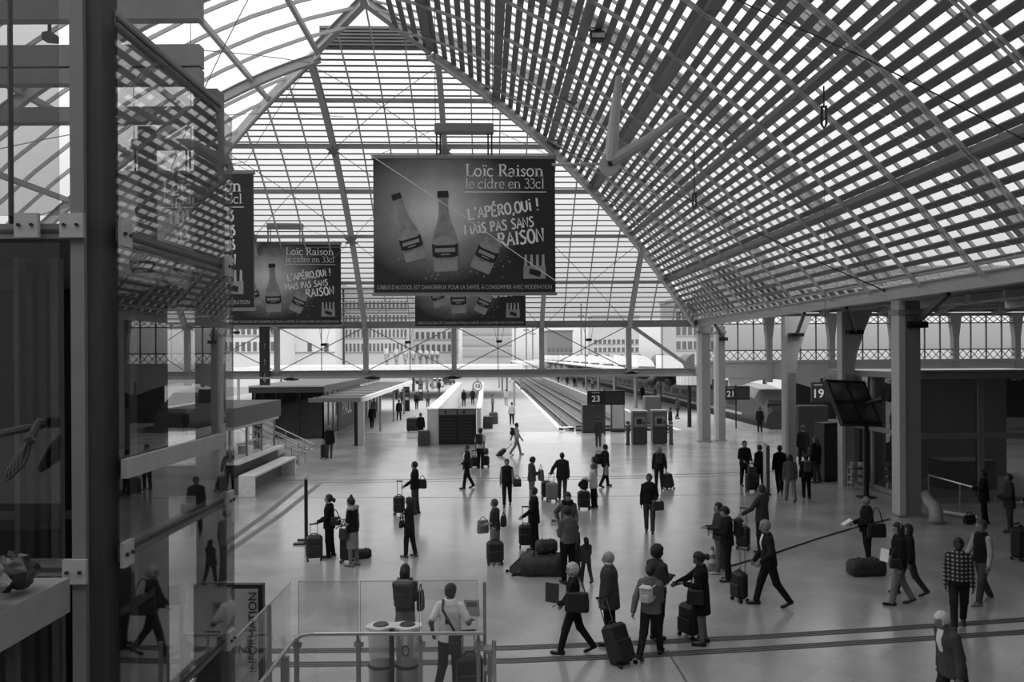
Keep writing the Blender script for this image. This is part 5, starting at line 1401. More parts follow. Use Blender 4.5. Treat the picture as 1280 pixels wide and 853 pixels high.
def person(px, fy, H, face, label, top=(40, .50, 'l', .022), bot=('t', 40), hair=('short', 40), skin=130, legs='stand', arms=('d', 'd'), lean=0, nod=0, turn=0, shoes=28, shirt=None, girth=1.0, d=None, group=None, extra=(), grounded=True, pos=None, kind='adult'):
    p0 = pos if pos is not None else gp(px, fy)
    dd = max(6, p0.y)
    vs = .0165 if dd < 17.5 else .02 if dd < 24 else .026 if dd < 36 else .034
    s = H / 1.75
    rz = -math.radians(face)
    r = empty('person', (p0.x, p0.y, 0), rz); tag(r, label, 'person', group)
    FW, UP, RT = A_(0, 1, 0), A_(0, 0, 1), A_(1, 0, 0)
    # legs
    aL, kL, aR, kR = LEGS[legs]
    th, ca, an = .43, .41, .085
    def leg(sgn, a, k):
        a, k = math.radians(a), math.radians(k)
        hip = A_(sgn * .092 * girth, 0, 0); kn = hip + th * A_(sgn * .01, math.sin(a), -math.cos(a)); b = a - k
        ank = kn + ca * A_(0, math.sin(b), -math.cos(b))
        return [hip, kn, ank, b]
    Ls = [leg(-1, aL, kL), leg(1, aR, kR)]
    pz = an - min(l[2][2] for l in Ls)
    if not grounded: pz = .93
    for l in Ls:
        for i in range(3): l[i] = l[i] + A_(0, 0, pz)
    pel = A_(0, 0, pz)
    ln = math.radians(lean); T = lambda y, z: pel + A_(0, y * math.cos(ln) + z * math.sin(ln), -y * math.sin(ln) + z * math.cos(ln))
    pv_, wa, ch, sh_, nb = T(0, .02), T(0, .17), T(.005, .36), T(-.005, .49), T(-.005, .55)
    hd = T(.02 + .02 * (nod > 15), .685 - .02 * (nod > 15))
    nr, tr_ = math.radians(nod), math.radians(-turn)
    hf = A_(-math.sin(tr_) * math.cos(nr), math.cos(tr_) * math.cos(nr), -math.sin(nr)); hr_ = np.cross(hf, UP); hr_ /= np.linalg.norm(hr_); hu = np.cross(hr_, hf); HR = np.stack([hr_, hf, hu], 1)
    HP = lambda x, y, z: hd + HR @ A_(x, y, z)
    # arms
    arms_ = []
    for sgn, key in zip((-1, 1), arms):
        S_ = T(-.005, .462) + A_(sgn * .168 * girth ** .5, 0, 0)
        h = HANDS[key] if isinstance(key, str) else key
        tgt = A_(sgn * h[0] if isinstance(key, str) else h[0], h[1], h[2] + (pz - .925))
        if lean: tgt = tgt + A_(0, math.sin(ln) * max(0, h[2] - .9), 0)
        L1, L2 = .29, .26; v = tgt - S_; D_ = min(np.linalg.norm(v), L1 + L2 - .005); v = v / np.linalg.norm(v)
        x = (L1 * L1 - L2 * L2 + D_ * D_) / (2 * D_); hh = math.sqrt(max(0, L1 * L1 - x * x))
        hint = A_(sgn * .45, -1, -.5); hint = hint - v * (hint @ v); hint /= np.linalg.norm(hint)
        E = S_ + v * x + hint * hh; Wt = S_ + v * D_
        arms_.append((S_, E, Wt, key))
    g_ = girth
    FWt = A_(0, math.cos(ln), -math.sin(ln))
    torso = lambda o: [('c', pv_, wa, (.142 + o) * g_, (.132 + o) * g_, FWt, .76), ('c', wa, ch, (.132 + o) * g_, (.15 + o) * g_, FWt, .74), ('c', ch, sh_, (.15 + o) * g_, .105 + o, FWt, .70), ('c', arms_[0][0], sh_ + UP * .01, .047 + o * .6, .06 + o * .6), ('c', arms_[1][0], sh_ + UP * .01, .047 + o * .6, .06 + o * .6)]
    def legp(l, o, lo=1.0):
        kn, an_ = l[1], l[1] + (l[2] - l[1]) * lo
        return [('c', l[0], kn, .084 * g_ + o, .058 + o), ('c', kn, an_, .056 + o, .038 + o * 1.3)]
    def armp(a, o, lo=1.0):
        out = [('c', a[0], a[1], .050 + o, .041 + o)]
        if lo > .5: out.append(('c', a[1], a[1] + (a[2] - a[1]) * lo, .041 + o, .030 + o))
        else: out = [('c', a[0], a[0] + (a[1] - a[0]) * lo * 2, .050 + o, .046 + o)]
        return out
    I3 = np.eye(3)
    body = torso(0) + [('c', nb - UP * .03, hd - UP * .05, .056, .052), ('e', hd + HR @ A_(0, -.008, .02), A_(.076, .096, .105), HR), ('e', HP(0, .025, -.045), A_(.058, .07, .075), HR)]
    if vs < .03:
        body += [('c', HP(0, .098, .005), HP(0, .116, -.025), .011, .016), ('e', HP(.078, -.005, -.01), A_(.012, .022, .032), HR), ('e', HP(-.078, -.005, -.01), A_(.012, .022, .032), HR), ('c', HP(-.03, .088, .028), HP(.03, .088, .028), .014, .014)]
    for l in Ls:
        body += legp(l, 0)
        fd = foot_dir(l); body.append(('c', l[2] + A_(0, 0, -.03), l[2] + fd * .13 + A_(0, 0, -.03), .036, .028))
    for a in arms_: body += armp(a, 0)
    V, Q = solid(body, vs, None, .022)
    # hands, rooted in the wrists
    hv, hf_ = [], []
    for sgn, a in zip((-1, 1), arms_):
        v_, f_ = hand_geo(a[1], a[2], sgn, a[3]); n0 = len(V) + len(hv); hv += v_; hf_ += [tuple(i + n0 for i in f) for f in f_]
    V = np.concatenate([V, np.array(hv)]); Q = np.concatenate([Q, np.array(hf_)])
    me = np_mesh('body', V * s, Q); link('body', me, skin_m(skin), r)
    # trousers, skirt, shorts
    tv, hem, slv, off = top
    bk = bot[0]
    wz = T(0, .12)
    def add(name, prims, m, clip=None, k=.03, v2=None, extra=None):
        V, Q = solid(prims, v2 or vs, clip, k, extra)
        if len(V): return link(name, np_mesh(name, V * s, Q), m, r)
    if bk in 'ts':
        lo = 1.0 if bk == 't' else .25
        pr = [('c', pv_ - UP * .01, T(0, .12), .15 * g_, .138 * g_, FWt, .78)]
        for l in Ls: pr += legp(l, .018 if bk == 't' else .026, lo)
        add('trousers' if bk == 't' else 'shorts', pr, cloth(bot[1]), None, .03)
    if bk == 'k':
        zh = bot[2] * 1.75; mid = (Ls[0][1] + Ls[1][1]) / 2
        end = A_(0, mid[1] * .6, zh)
        add('skirt', [('c', T(0, .1), pv_, .138, .158, FWt, .8), ('c', pv_, end, .165, bot[3] if len(bot) > 3 else .2, FWt, .85)], cloth(bot[1]), lambda G: zh - G[:, 2])
        if len(bot) > 4:
            pr = []
            for l in Ls: pr += legp(l, .006)
            add('tights', pr, cloth(bot[4]))
    # top garment
    hz = hem * 1.75
    pr = torso(off) + [('c', pv_ - UP * .05, wa, (.158 + off) * g_, (.135 + off) * g_, FWt, .8)]
    for i, a in enumerate(arms_):
        if slv != 'n': pr += armp(a, off * .6, .97 if slv == 'l' else .38)
    if hz < pz - .02:
        pr.append(('c', wa, A_((Ls[0][1][0] + Ls[1][1][0]) / 2, (Ls[0][1][1] + Ls[1][1][1]) * .2, hz), (.14 + off) * g_, (.15 + off + max(0, (pz - hz)) * .10) * g_, FWt, .8))
    pr.append(('c', sh_, nb, .08 + off, .062 + off * .6))
    nbz = nb[2] + .025
    def topcut(G, D):
        # arms keep their own length, the trunk ends at the hem
        Da = None
        for p in [q for a in arms_ for q in armp(a, off * .6, .97 if slv == 'l' else .38)]:
            d_ = d_cap(G, *p[1:]); Da = d_ if Da is None else np.minimum(Da, d_)
        cut = np.maximum(D, hz - G[:, 2])
        return np.minimum(cut, Da) if slv != 'n' else cut
    add('coat' if hem < .44 else 'jacket' if slv == 'l' else 'shirt', pr, cloth(tv), lambda G: G[:, 2] - nbz, .018, None, topcut)
    if shirt is not None:
        V, Q = solid(torso(off + .006), vs, lambda G: np.maximum(np.maximum(np.abs(G[:, 0]) - .05 - (G[:, 2] - wa[2]) * .05, .0 - (G[:, 1] - pel[1]) + .02), np.maximum(wa[2] - G[:, 2], G[:, 2] - nb[2])), .03)
        if len(V): link('shirt_front', np_mesh('shirt_front', V * s, Q), cloth(shirt), r)
    # shoes
    for l in Ls:
        fd = foot_dir(l); h0 = l[2] - fd * .045 + A_(0, 0, -.045); h1 = l[2] + fd * .165 + A_(0, 0, -.05)
        zc = min(l[2][2] - an, 0.0)
        fl = l[2][2] < an + .03
        add('shoe', [('c', h0, h1, .044, .036), ('c', l[2] + A_(0, 0, -.02), h0, .046, .042)], mat('shoe_%d' % shoes, shoes, .5), (lambda G: .003 - G[:, 2]) if fl else None, .02, min(vs, .024))
    # hair
    hk, hvv = hair
    if hk != 'bald':
        o = {'curly': .034, 'cap': .022, 'afro': .045}.get(hk, .018)
        pr = [('e', HP(0, -.014, .028), A_(.076 + o, .094 + o, .103 + o), HR)]
        low = -.045; fr = .035
        if hk == 'long': pr += [('c', HP(0, -.06, -.02), hd + HR @ A_(0, -.07, 0) - UP * .26, .095, .085)]; low = -1
        if hk == 'bob': pr += [('c', HP(-.06, -.03, -.02), HP(-.06, -.03, -.1), .055, .05), ('c', HP(.06, -.03, -.02), HP(.06, -.03, -.1), .055, .05), ('c', HP(0, -.06, 0), HP(0, -.06, -.1), .08, .06)]; low = -1
        if hk in ('bun', 'topbun'): pr += [('c', HP(0, -.05, .12), HP(0, -.07, .17), .05, .035)] if hk == 'topbun' else [('c', HP(0, -.11, .03), HP(0, -.14, .02), .05, .045)]
        if hk == 'pony': pr += [('c', HP(0, -.11, .02), HP(0, -.16, 0), .03, .04), ('c', HP(0, -.16, 0), HP(0, -.16, -.12), .045, .03)]
        if hk == 'cap': pr += [('c', HP(0, .09, .05), HP(0, .15, .045), .05, .03, hu, .4)]
        def hcut(G):
            q = (G - hd) @ HR
            face_ = np.minimum(q[:, 1] - fr + np.clip(q[:, 2], -.2, .02) * .2, .058 - q[:, 2])
            out = np.maximum(face_, low - q[:, 2] + np.where(q[:, 1] < -.03, -.03, 0))
            if hk == 'fringe': out = np.maximum(q[:, 2] - .03, out)
            return out
        ex = None
        if hk in ('curly', 'afro'):
            ex = lambda G, D: D + .008 * np.sin(G[:, 0] * 95) * np.sin(G[:, 1] * 90 + 1) * np.sin(G[:, 2] * 100)
        add('cap' if hk == 'cap' else 'hair', pr, hair_m(hvv), hcut, .02, min(vs, .022), ex)
    if vs < .021:
        for x in (-.031, .031):
            mb = MB(); c = HP(x, .088, .012); mb.lathe(c * s, [(.002, -.006 * s), (.010 * s, 0), (.002, .006 * s)], 6); mb.build('eye', mat('eye_dark', 20, .3), r)
        mb = MB(); mb.tube([HP(-.022, .090, -.062) * s, HP(0, .096, -.062) * s, HP(.022, .090, -.062) * s], .004 * s, 5); mb.build('mouth', mat('lip_%d' % max(20, skin - 45), max(20, skin - 45), .5), r)
    info = dict(root=r, s=s, hands=[a[2] * s for a in arms_], el=[a[1] * s for a in arms_], sh=[a[0] * s for a in arms_], pz=pz * s, rz=rz, pos=p0, T=lambda y, z: T(y, z) * s, hd=hd * s)
    info['W'] = lambda v: Vector((p0.x, p0.y, 0)) + Matrix.Rotation(rz, 3, 'Z') @ Vector(v)
    return info
def foot_dir(l):
    up = l[2][2] - .085
    if up > .03:
        b = -l[3] * .8
        f = A_(0, math.cos(b), -math.sin(b)); return f / np.linalg.norm(f)
    return A_(0, 1, 0)
def hand_geo(E, Wt, sgn, key):
    """palm with four unequal fingers and a thumb leaving its side, lightly curled"""
    d = Wt - E; d = d / np.linalg.norm(d)
    inw = A_(-sgn, 0, 0) if abs(d[2]) > .5 else A_(0, 0, -1)
    n = inw - d * (inw @ d); n = n / np.linalg.norm(n)          # palm normal
    sd = np.cross(d, n) * sgn                                     # towards the thumb
    if sd @ A_(0, 1, .3) < 0: sd = -sd
    mb = MB(); Vv = lambda p: Vector(tuple(p))
    R = lambda c, w_, t_: [Vv(c + sd * a * w_ + n * b * t_) for a, b in ((-1, -.6), (-.5, -1), (.5, -1), (1, -.6), (1, .6), (.5, 1), (-.5, 1), (-1, .6))]
    mb.loft([R(Wt - d * .02, .024, .018), R(Wt + d * .02, .034, .016), R(Wt + d * .06, .041, .015), R(Wt + d * .088, .039, .012)], cap=False)
    curl = .9 if key in ('b', 'h', 's', 'k') else .45
    for i, (x, L) in enumerate(((.030, .072), (.010, .080), (-.010, .075), (-.029, .058))):
        p = Wt + d * .082 + sd * x; pts = [p]; a = .1
        for q in (.45, .32, .23):
            a += curl * .55; p = p + (d * math.cos(a) + n * math.sin(a)) * L * q; pts.append(p)
        mb.tube([Vv(k) for k in pts], [.0095, .009, .008, .006], 6, cap=False)
    p = Wt + d * .025 + sd * .03
    mb.tube([Vv(p), Vv(p + sd * .022 + d * .028 + n * .008), Vv(p + sd * .028 + d * .058 + n * .02)], [.0125, .0105, .007], 6, cap=False)
    return [np.array(v) for v in mb.v], mb.f

# ------------------------------------------------------------------ luggage
def suitcase(p, label, w=.42, h=.6, dp=.25, v=30, yaw=0.0, tilt=0.0, handle=.45, pocket=True, ribs=False, group='wheeled suitcases on the concourse', axis='X'):
    """upright wheeled case; tilt (degrees) leans it back about its wheels, handle side trailing"""
    r = empty('suitcase', (p.x, p.y, 0), math.radians(yaw)); tag(r, label, 'suitcase', group)
    m = mat('case_%d' % v, v, .5, var=.12, scale=9)
    Tm = Matrix.Translation((0, 0, .045)) @ Matrix.Rotation(math.radians(-tilt), 4, 'X') @ Matrix.Translation((0, dp / 2 if tilt else 0, 0))
    if tilt < 0: Tm = Matrix.Translation((0, 0, .045)) @ Matrix.Rotation(math.radians(-tilt), 4, 'X') @ Matrix.Translation((0, -dp / 2, 0))
    def put(mb, name, mm, parent=r):
        mb.v = [tuple(Tm @ Vector(q)) for q in mb.v]; return mb.build(name, mm, parent)
    sh = put(MB().cbox((0, 0, h / 2 + .03), (w, dp, h), min(.06, dp * .25)), 'shell', m)
    if pocket:
        put(MB().cbox((0, -dp / 2 - .012, h * .36), (w * .8, .05, h * .5), .02), 'front_pocket', m, sh)
        put(MB().b2((-w * .38, -dp / 2 - .045, h * .60), (w * .38, -dp / 2 - .02, h * .615)), 'zip', mat('zip', 90, .4), sh)
    if ribs:
        for k in range(5):
            x = -w * .34 + k * w * .17; put(MB().b2((x - .012, -dp / 2 - .012, .1), (x + .012, dp / 2 + .012, h - .04)), 'rib', m, sh)
    put(MB().tube([(-w * .18, 0, h + .03), (-w * .15, 0, h + .07), (w * .15, 0, h + .07), (w * .18, 0, h + .03)], .014, 6), 'carry_handle', BLACK)
    if handle:
        for x in (-w * .22, w * .22):
            put(MB().tube([(x, dp * .3, h * .95), (x, dp * .3, h + handle)], .010, 6), 'telescopic_tube', mat('tube_grey', 130, .3, metal=.6))
        put(MB().tube([(-w * .27, dp * .3, h + handle), (w * .27, dp * .3, h + handle)], .020, 8), 'grip', BLACK)
    for x in (-w * .4, w * .4):
        for y in (-dp * .36, dp * .36):
            mb = MB(); mb.tube([(x - .018, y, 0), (x + .018, y, 0)], .044, 10); mb.v = [tuple(Tm @ Vector(q)) for q in mb.v]
            mb.build('wheel', BLACK, r)
    return r
def backpack(info, label, v=30, w=.28, h=.42, dp=.16, z=.36, y=-.2, group='backpacks being worn', pale=False, flap=None):
    W_ = info['W']; s = info['s']; c = W_(tuple(info['T'](y - .03, z)))
    r = empty('backpack', c, info['rz']); tag(r, label, 'backpack', group)
    m = mat('pack_%d' % v, v, .7, var=.15, scale=10)
    b = MB().cbox((0, 0, 0), (w * s, dp * s, h * s), .05).build('bag', m, r)
    MB().cbox((0, -dp * s * .55, -h * s * .16), (w * s * .75, .06, h * s * .5), .025).build('outer_pocket', m, b)
    MB().cbox((0, -dp * s * .2, h * s * .42), (w * s * .96, dp * s * 1.1, h * s * .22), .04).build('lid', mat('pack_%d' % (flap or v), flap or v, .7), b)
    for x in (-.1, .1):
        MB().tube([(x * s, dp * s * .4, h * s * .42), (x * 1.25 * s, dp * s * .4 + .16, h * s * .45), (x * 1.3 * s, dp * s * .4 + .27, h * s * .1), (x * s, dp * s * .45, -h * s * .3)], .014, 6).build('strap', m, r)
    return r
def handbag(c, label, w=.32, h=.24, dp=.12, v=28, yaw=0.0, strap=.25, group='bags being carried', name='handbag', cat='bag'):
    r = empty(name, c, yaw); tag(r, label, cat, group)
    m = mat('bag_%d' % v, v, .55, var=.15, scale=10)
    b = MB().loft([[Vector((a * w / 2 * k, b_ * dp / 2 * k2, z)) for a, b_ in ((-1, -.6), (-.7, -1), (.7, -1), (1, -.6), (1, .6), (.7, 1), (-.7, 1), (-1, .6))] for k, k2, z in ((.9, .8, -h / 2), (1, 1, -h / 2 + .03), (1, 1, 0), (.92, .75, h / 2 - .02), (.88, .5, h / 2))]).build('pouch', m, r)
    MB().b2((-w * .4, -dp * .55, h * .1), (w * .4, -dp * .5, h * .13)).build('seam', mat('zip', 90, .4), b)
    if strap:
        pts = [(-w * .36 + .72 * w * t / 8, 0, h / 2 - .02 + strap * math.sin(math.pi * t / 8)) for t in range(9)]
        MB().tube(pts, .012, 6).build('strap', m, r)
    return r
def sheet(c, label, yaw=0.0, w=.21, h=.28, v=215, tilt=.5, name='paper', cat='paper', thick=.006):
    r = empty(name, c, yaw); tag(r, label, cat, 'papers being held')
    R = Matrix.Rotation(tilt, 3, 'X')
    MB().box((0, 0, 0), (w, thick, h), R).build('sheet', mat('paper_%d' % v, v, .7), r)
    MB().box(R @ Vector((0, -thick * .8, h * .22)), (w * .7, .001, h * .3), R).build('printed_block', mat('paper_print', max(30, v - 70), .7), r)
    return r
# ------------------------------------------------------------------ the travellers
def P(px, fy, ty, face, label, **k):
    d_ = dist(px, fy); H = CH - (_unroll(px, ty)[1] - HY) / F * d_
    H = k.pop('H', max(.8, min(1.92, H)))
    return person(px, fy, H, face, label, **k)
def side_point(i, dx=0.0, dy=0.0, dz=0.0):
    return i['W']((dx, dy, dz))
# --- near row
i = P(563, 868, 735, 8, 'man in a white short sleeved shirt leaning by the balustrade rail', H=1.72, top=(225, .49, 's', .03), bot=('t', 24), hair=('short', 22), skin=70, legs='cross', arms=((-.28, .02, .95), (.30, .16, 1.12)), turn=25, nod=18, lean=4)
handbag(side_point(i, .12, -.24, .86), 'small black shoulder bag against the white shirted man', .2, .3, .08, 24, i['rz'], 0)
r = tag(empty('shoulder_strap', i['pos'], i['rz']), 'black strap crossing the back of the white shirt', 'strap')
MB().tube([(-.10, -.02, 1.47), (-.08, -.17, 1.36), (.02, -.20, 1.2), (.12, -.19, 1.02)], .02, 6).build('webbing', BLACK, r)
MB().b2((-.03, -.235, 1.16), (.03, -.20, 1.24)).build('buckle', DARK, r)
sheet(side_point(i, .30, .30, 1.25), 'pale folded newspaper held by the white shirted man', i['rz'], .24, .3, 190, .3)
suitcase(gp(587, 875), 'black rounded suitcase beside the white shirted man', .40, .62, .26, 22, 8, 0, .36)
i = P(507, 824, 704, 2, 'long haired woman in a grey skirt seen from behind the litter stand', H=1.64, top=(34, .52, 'l', .03), bot=('k', 96, .30, .21, 60), hair=('long', 20), arms=('f', 'f'), nod=15)
backpack(i, 'big dark backpack worn by the woman behind the litter stand', 34, .32, .5, .2, .36, -.25, flap=70)
handbag(side_point(i, .27, -.02, 1.02), 'dark patterned tote at the elbow of the woman with the big backpack', .16, .34, .1, 44, i['rz'] + 1.2, .12)
i = P(762, 806, 690, -75, 'grey haired man in a long grey jacket standing with hands low', top=(62, .40, 'l', .045), bot=('t', 26), hair=('short', 150), skin=120, arms=('d', 'd'), girth=1.18, shirt=None, legs='stand')
MB().lathe(Vector((.0, .015, 1.475)), [(.075, -.02), (.082, .01), (.075, .03)], 12).build('shirt_collar', cloth(205), i['root'])
i = P(717, 817, 711, -80, 'woman with pale curly hair walking in a dark trouser suit', top=(26, .52, 'l', .03), bot=('t', 30), hair=('curly', 175), skin=140, legs='w1', arms=('w', 's'), H=1.62)
handbag(side_point(i, -.24, -.08, .98), 'large black shoulder bag on the curly haired woman', .42, .34, .14, 26, i['rz'] + math.pi / 2, .3)
sheet(side_point(i, .10, .38, 1.02), 'dark folder carried by the curly haired woman', i['rz'] + 1.2, .26, .34, 50, .05, 'folder', 'folder', .02)
i = P(822, 800, 688, 55, 'man with dark curly hair standing behind the woman with a white backpack', top=(58, .50, 'l', .035), bot=('t', 40), hair=('afro', 18), skin=75, arms=('f', 'f'), H=1.74)
i2 = P(814, 822, 701, 30, 'woman in a grey jacket walking away with a small white backpack', top=(98, .47, 'l', .035), bot=('t', 36), hair=('bun', 24), legs='w2', arms=('b', 'f'), H=1.66)
backpack(i2, 'small white backpack on the grey jacketed woman', 180, .24, .32, .14, .32, -.22, flap=205)
suitcase(gp(787, 834), 'dark grey suitcase leaning on its wheels behind the white backpack woman', .44, .66, .28, 34, 35, 24, .5)
i = P(877, 806, 689, -80, 'woman in a long black coat with a ponytail holding out a ticket', top=(20, .34, 'l', .035), bot=('k', 22, .36, .2, 110), hair=('pony', 26), skin=90, arms=('f', 'o'), nod=22, shoes=18, H=1.70)
sheet(side_point(i, .05, .6, 1.06), 'small white ticket held between the two travellers', i['rz'], .1, .16, 225, .9)
handbag(side_point(i, -.22, .12, .92), 'black shoulder bag hanging on the long black coat', .3, .26, .12, 24, i['rz'] + math.pi / 2, .3)
suitcase(gp(862, 797), 'black suitcase standing behind the woman in the long coat', .42, .55, .25, 22, -60, 0, .35)
i = P(962, 758, 646, -82, 'balding man in a dark suit striding with a wheeled suitcase', top=(28, .46, 'l', .035), bot=('t', 26), hair=('short', 130), skin=125, legs='w2', arms=('sf', 's'), shirt=225, nod=12, H=1.84, lean=5)
suitcase(gp(925, 752), 'black upright suitcase rolling beside the striding man', .36, .56, .24, 22, -70, 0, .5)
i = P(909, 727, 632, -85, 'dark haired man in black looking at his phone by the cone', top=(24, .48, 'l', .04), bot=('t', 28), hair=('short', 20), skin=140, arms=('f', 'f'), nod=25, shoes=26)
r = tag(empty('mobile_phone', side_point(i, 0, .42, 1.12), i['rz']), 'black phone in the hands of the man by the cone', 'phone')
MB().cbox((0, 0, 0), (.07, .012, .14), .004).build('case', BLACK, r); MB().b2((-.03, -.009, -.06), (.03, -.006, .06)).build('display', mat('phone_display', 150, .2), r)
backpack(i, 'dark backpack on the man checking his phone', 30, .28, .44, .16, .3, -.22)
i = P(899, 717, 628, -95, 'person in grey trousers and pale trainers standing behind the phone man', top=(60, .48, 'l', .03), bot=('t', 96), hair=('short', 30), shoes=185, arms=('f', 'f'), legs='wide')
i = P(953, 692, 606, -35, 'man in a grey suit seen from behind reaching for a case handle', top=(58, .46, 'l', .035), bot=('t', 30), hair=('short', 30), skin=120, arms=((-.45, .25, 1.02), 'lift'))
suitcase(gp(929, 687), 'black suitcase at arm length of the grey suited man', .36, .55, .25, 26, -30, 0, .5)
# --- right side
i = P(1084, 704, 624, -85, 'bald man in a dark jacket holding a white sheet', top=(24, .46, 'l', .045), bot=('t', 26), hair=('bald', 20), skin=120, arms=('w', 'w'), girth=1.1, H=1.68)
sheet(side_point(i, 0, .50, 1.02), 'white sheet in the hands of the bald man', i['rz'], .22, .26, 225, 1.0)
handbag(side_point(i, -.30, -.12, .88), 'black laptop bag on the hip of the bald man', .44, .34, .12, 20, i['rz'] + math.pi / 2, .42, name='laptop_bag')
def duffel(p, label, L=.8, r_=.2, v=40, yaw=0.0, h=None):
    e = empty('duffel_bag', (p.x, p.y, 0), yaw); tag(e, label, 'bag', 'soft bags on the floor')
    m = mat('duffel_%d' % v, v, .55, var=.3, scale=6, bump=.5, bscale=7)
    h = h or r_
    rings = []
    for x, k in ((-L / 2, .75), (-L / 2 + .05, .95), (-L / 4, 1.0), (0, .97), (L / 4, 1.0), (L / 2 - .05, .95), (L / 2, .75)):
        rings.append([Vector((x, r_ * k * c_, h + h * k * s_ * (.995 if s_ < 0 else 1))) for c_, s_ in ((1, -.8), (.8, -1), (-.8, -1), (-1, -.8), (-1.02, 0), (-.9, .6), (-.5, .92), (0, 1), (.5, .92), (.9, .6), (1.02, 0))])
    for q in rings:
        for p_ in q: p_.z = max(.004, p_.z)
    b = MB().loft(rings).build('body', m, e, True)
    for x in (-L * .2, L * .2):
        MB().tube([(x - .03, -r_, h * .5), (x - .02, -r_ * .6, h * 1.95), (x, 0, h * 2.12), (x + .02, r_ * .6, h * 1.95), (x + .03, r_, h * .5)], .02, 6).build('strap', mat('duffel_strap', 60, .7), e)
    MB().tube([(-L * .42, 0, h * 2.0), (L * .42, 0, h * 2.0)], .008, 4).build('zip', mat('zip', 90, .4), b)
    return e
duffel(gp(1083, 719), 'dark grey duffel bag on the floor in front of the bald man', .85, .2, 44, math.radians(5))
i = P(1136, 744, 653, -80, 'walker partly hidden behind the woman with a headband', top=(28, .48, 'l', .03), bot=('t', 60), hair=('bob', 24), legs='w2', arms=('d', 'd'))
i = P(1124, 756, 652, -80, 'woman with a pale headband walking in a dark jacket and light trousers', top=(26, .46, 'l', .04), bot=('t', 116), hair=('bob', 24), skin=135, legs='s1', arms=('d', 'w'), nod=8)
MB().tube([(.085 * math.cos(t * math.pi / 8), -.02, i['hd'][2] + .03 + .115 * math.sin(t * math.pi / 8)) for t in range(9)], .012, 5).build('headband', cloth(150), i['root'])
sheet(side_point(i, -.12, .32, 1.05), 'white brochure against the chest of the headband woman', i['rz'] + .6, .2, .26, 225, .2)
handbag(side_point(i, -.26, .14, .92), 'dark handbag at the hip of the headband woman', .26, .2, .1, 32, i['rz'] + math.pi / 2, .25)
i = P(1199, 785, 671, -155, 'man in a checked shirt and dark jeans striding forward', top=(60, .50, 'l', .03), bot=('t', 40), hair=('short', 18), skin=45, legs='s2', arms=('d', 'd'), H=1.74)
def plaid():
    m = bpy.data.materials.new('checked_cotton'); m.use_nodes = True; t = m.node_tree; b = t.nodes['Principled BSDF']; b.inputs['Roughness'].default_value = .85
    tc = t.nodes.new('ShaderNodeTexCoord'); fs = []
    for dr in ('X', 'Z'):
        wv = t.nodes.new('ShaderNodeTexWave'); wv.bands_direction = dr; wv.inputs['Scale'].default_value = 4.2; t.links.new(tc.outputs['Object'], wv.inputs[0]); fs.append(wv)
    mm = t.nodes.new('ShaderNodeMath'); mm.operation = 'MULTIPLY'; t.links.new(fs[0].outputs['Fac'], mm.inputs[0]); t.links.new(fs[1].outputs['Fac'], mm.inputs[1])
    rp_ = t.nodes.new('ShaderNodeValToRGB'); rp_.color_ramp.elements[0].color = (.012, .012, .012, 1); rp_.color_ramp.elements[1].color = (.3, .3, .3, 1); rp_.color_ramp.elements[0].position = .15; rp_.color_ramp.elements[1].position = .7
    t.links.new(mm.outputs[0], rp_.inputs[0]); t.links.new(rp_.outputs[0], b.inputs['Base Color'])
    return m
for c in i['root'].children:
    if c.name.startswith('jacket'):
        c.data.materials[0] = plaid()
V, Q = solid([('c', A_(0, 0, 1.0), A_(0, 0, .84), .17, .2, A_(0, 1, 0), .8)], .02, lambda G: np.maximum(.82 - G[:, 2], G[:, 2] - 1.0))
link('tied_jacket', np_mesh('tied_jacket', V, Q), cloth(24), i['root'])
i = P(1228, 755, 646, -100, 'young walker in a dark track jacket with pale sleeves', top=(24, .50, 'n', .03), bot=('t', 72), hair=('short', 60), skin=130, legs='s1', arms=('d', 's'), shoes=170, H=1.78)
for q in (0, 1):
    V, Q = solid([('c', i['sh'][q], i['el'][q], .07, .06), ('c', i['el'][q], i['hands'][q], .058, .045)], .02)
    link('sleeve', np_mesh('sleeve', V, Q), cloth(165), i['root'])
i = P(1192, 908, 762, -95, 'white haired man in a grey jacket at the bottom corner', H=1.70, top=(70, .42, 'l', .04), bot=('t', 40), hair=('short', 200), skin=120, legs='w2', arms=('d', 'd'), lean=12, nod=16, shirt=215, girth=1.05)
i = P(1230, 655, 588, -60, 'dark clad person standing by the pavilion handrail', top=(22, .42, 'l', .04), bot=('t', 24), hair=('curly', 22), skin=80, arms=('f', 'f'))
i = P(1262, 666, 592, -70, 'grey clad person standing beside the pavilion glass', top=(52, .42, 'l', .04), bot=('t', 56), hair=('short', 50), skin=90, arms=('w', 'w'))
i = P(1288, 664, 596, -80, 'traveller in black at the picture edge beside the pavilion', top=(22, .42, 'l', .04), bot=('t', 22), arms=('w', 'd'))
suitcase(gp(1276, 700), 'large black suitcase at the picture edge', .5, .75, .32, 18, 30, 0, .1)
handbag(gp(1212, 655) + Vector((0, 0, .14)), 'black bag on the floor by the dark clad person', .4, .26, .2, 20, .3, .12)
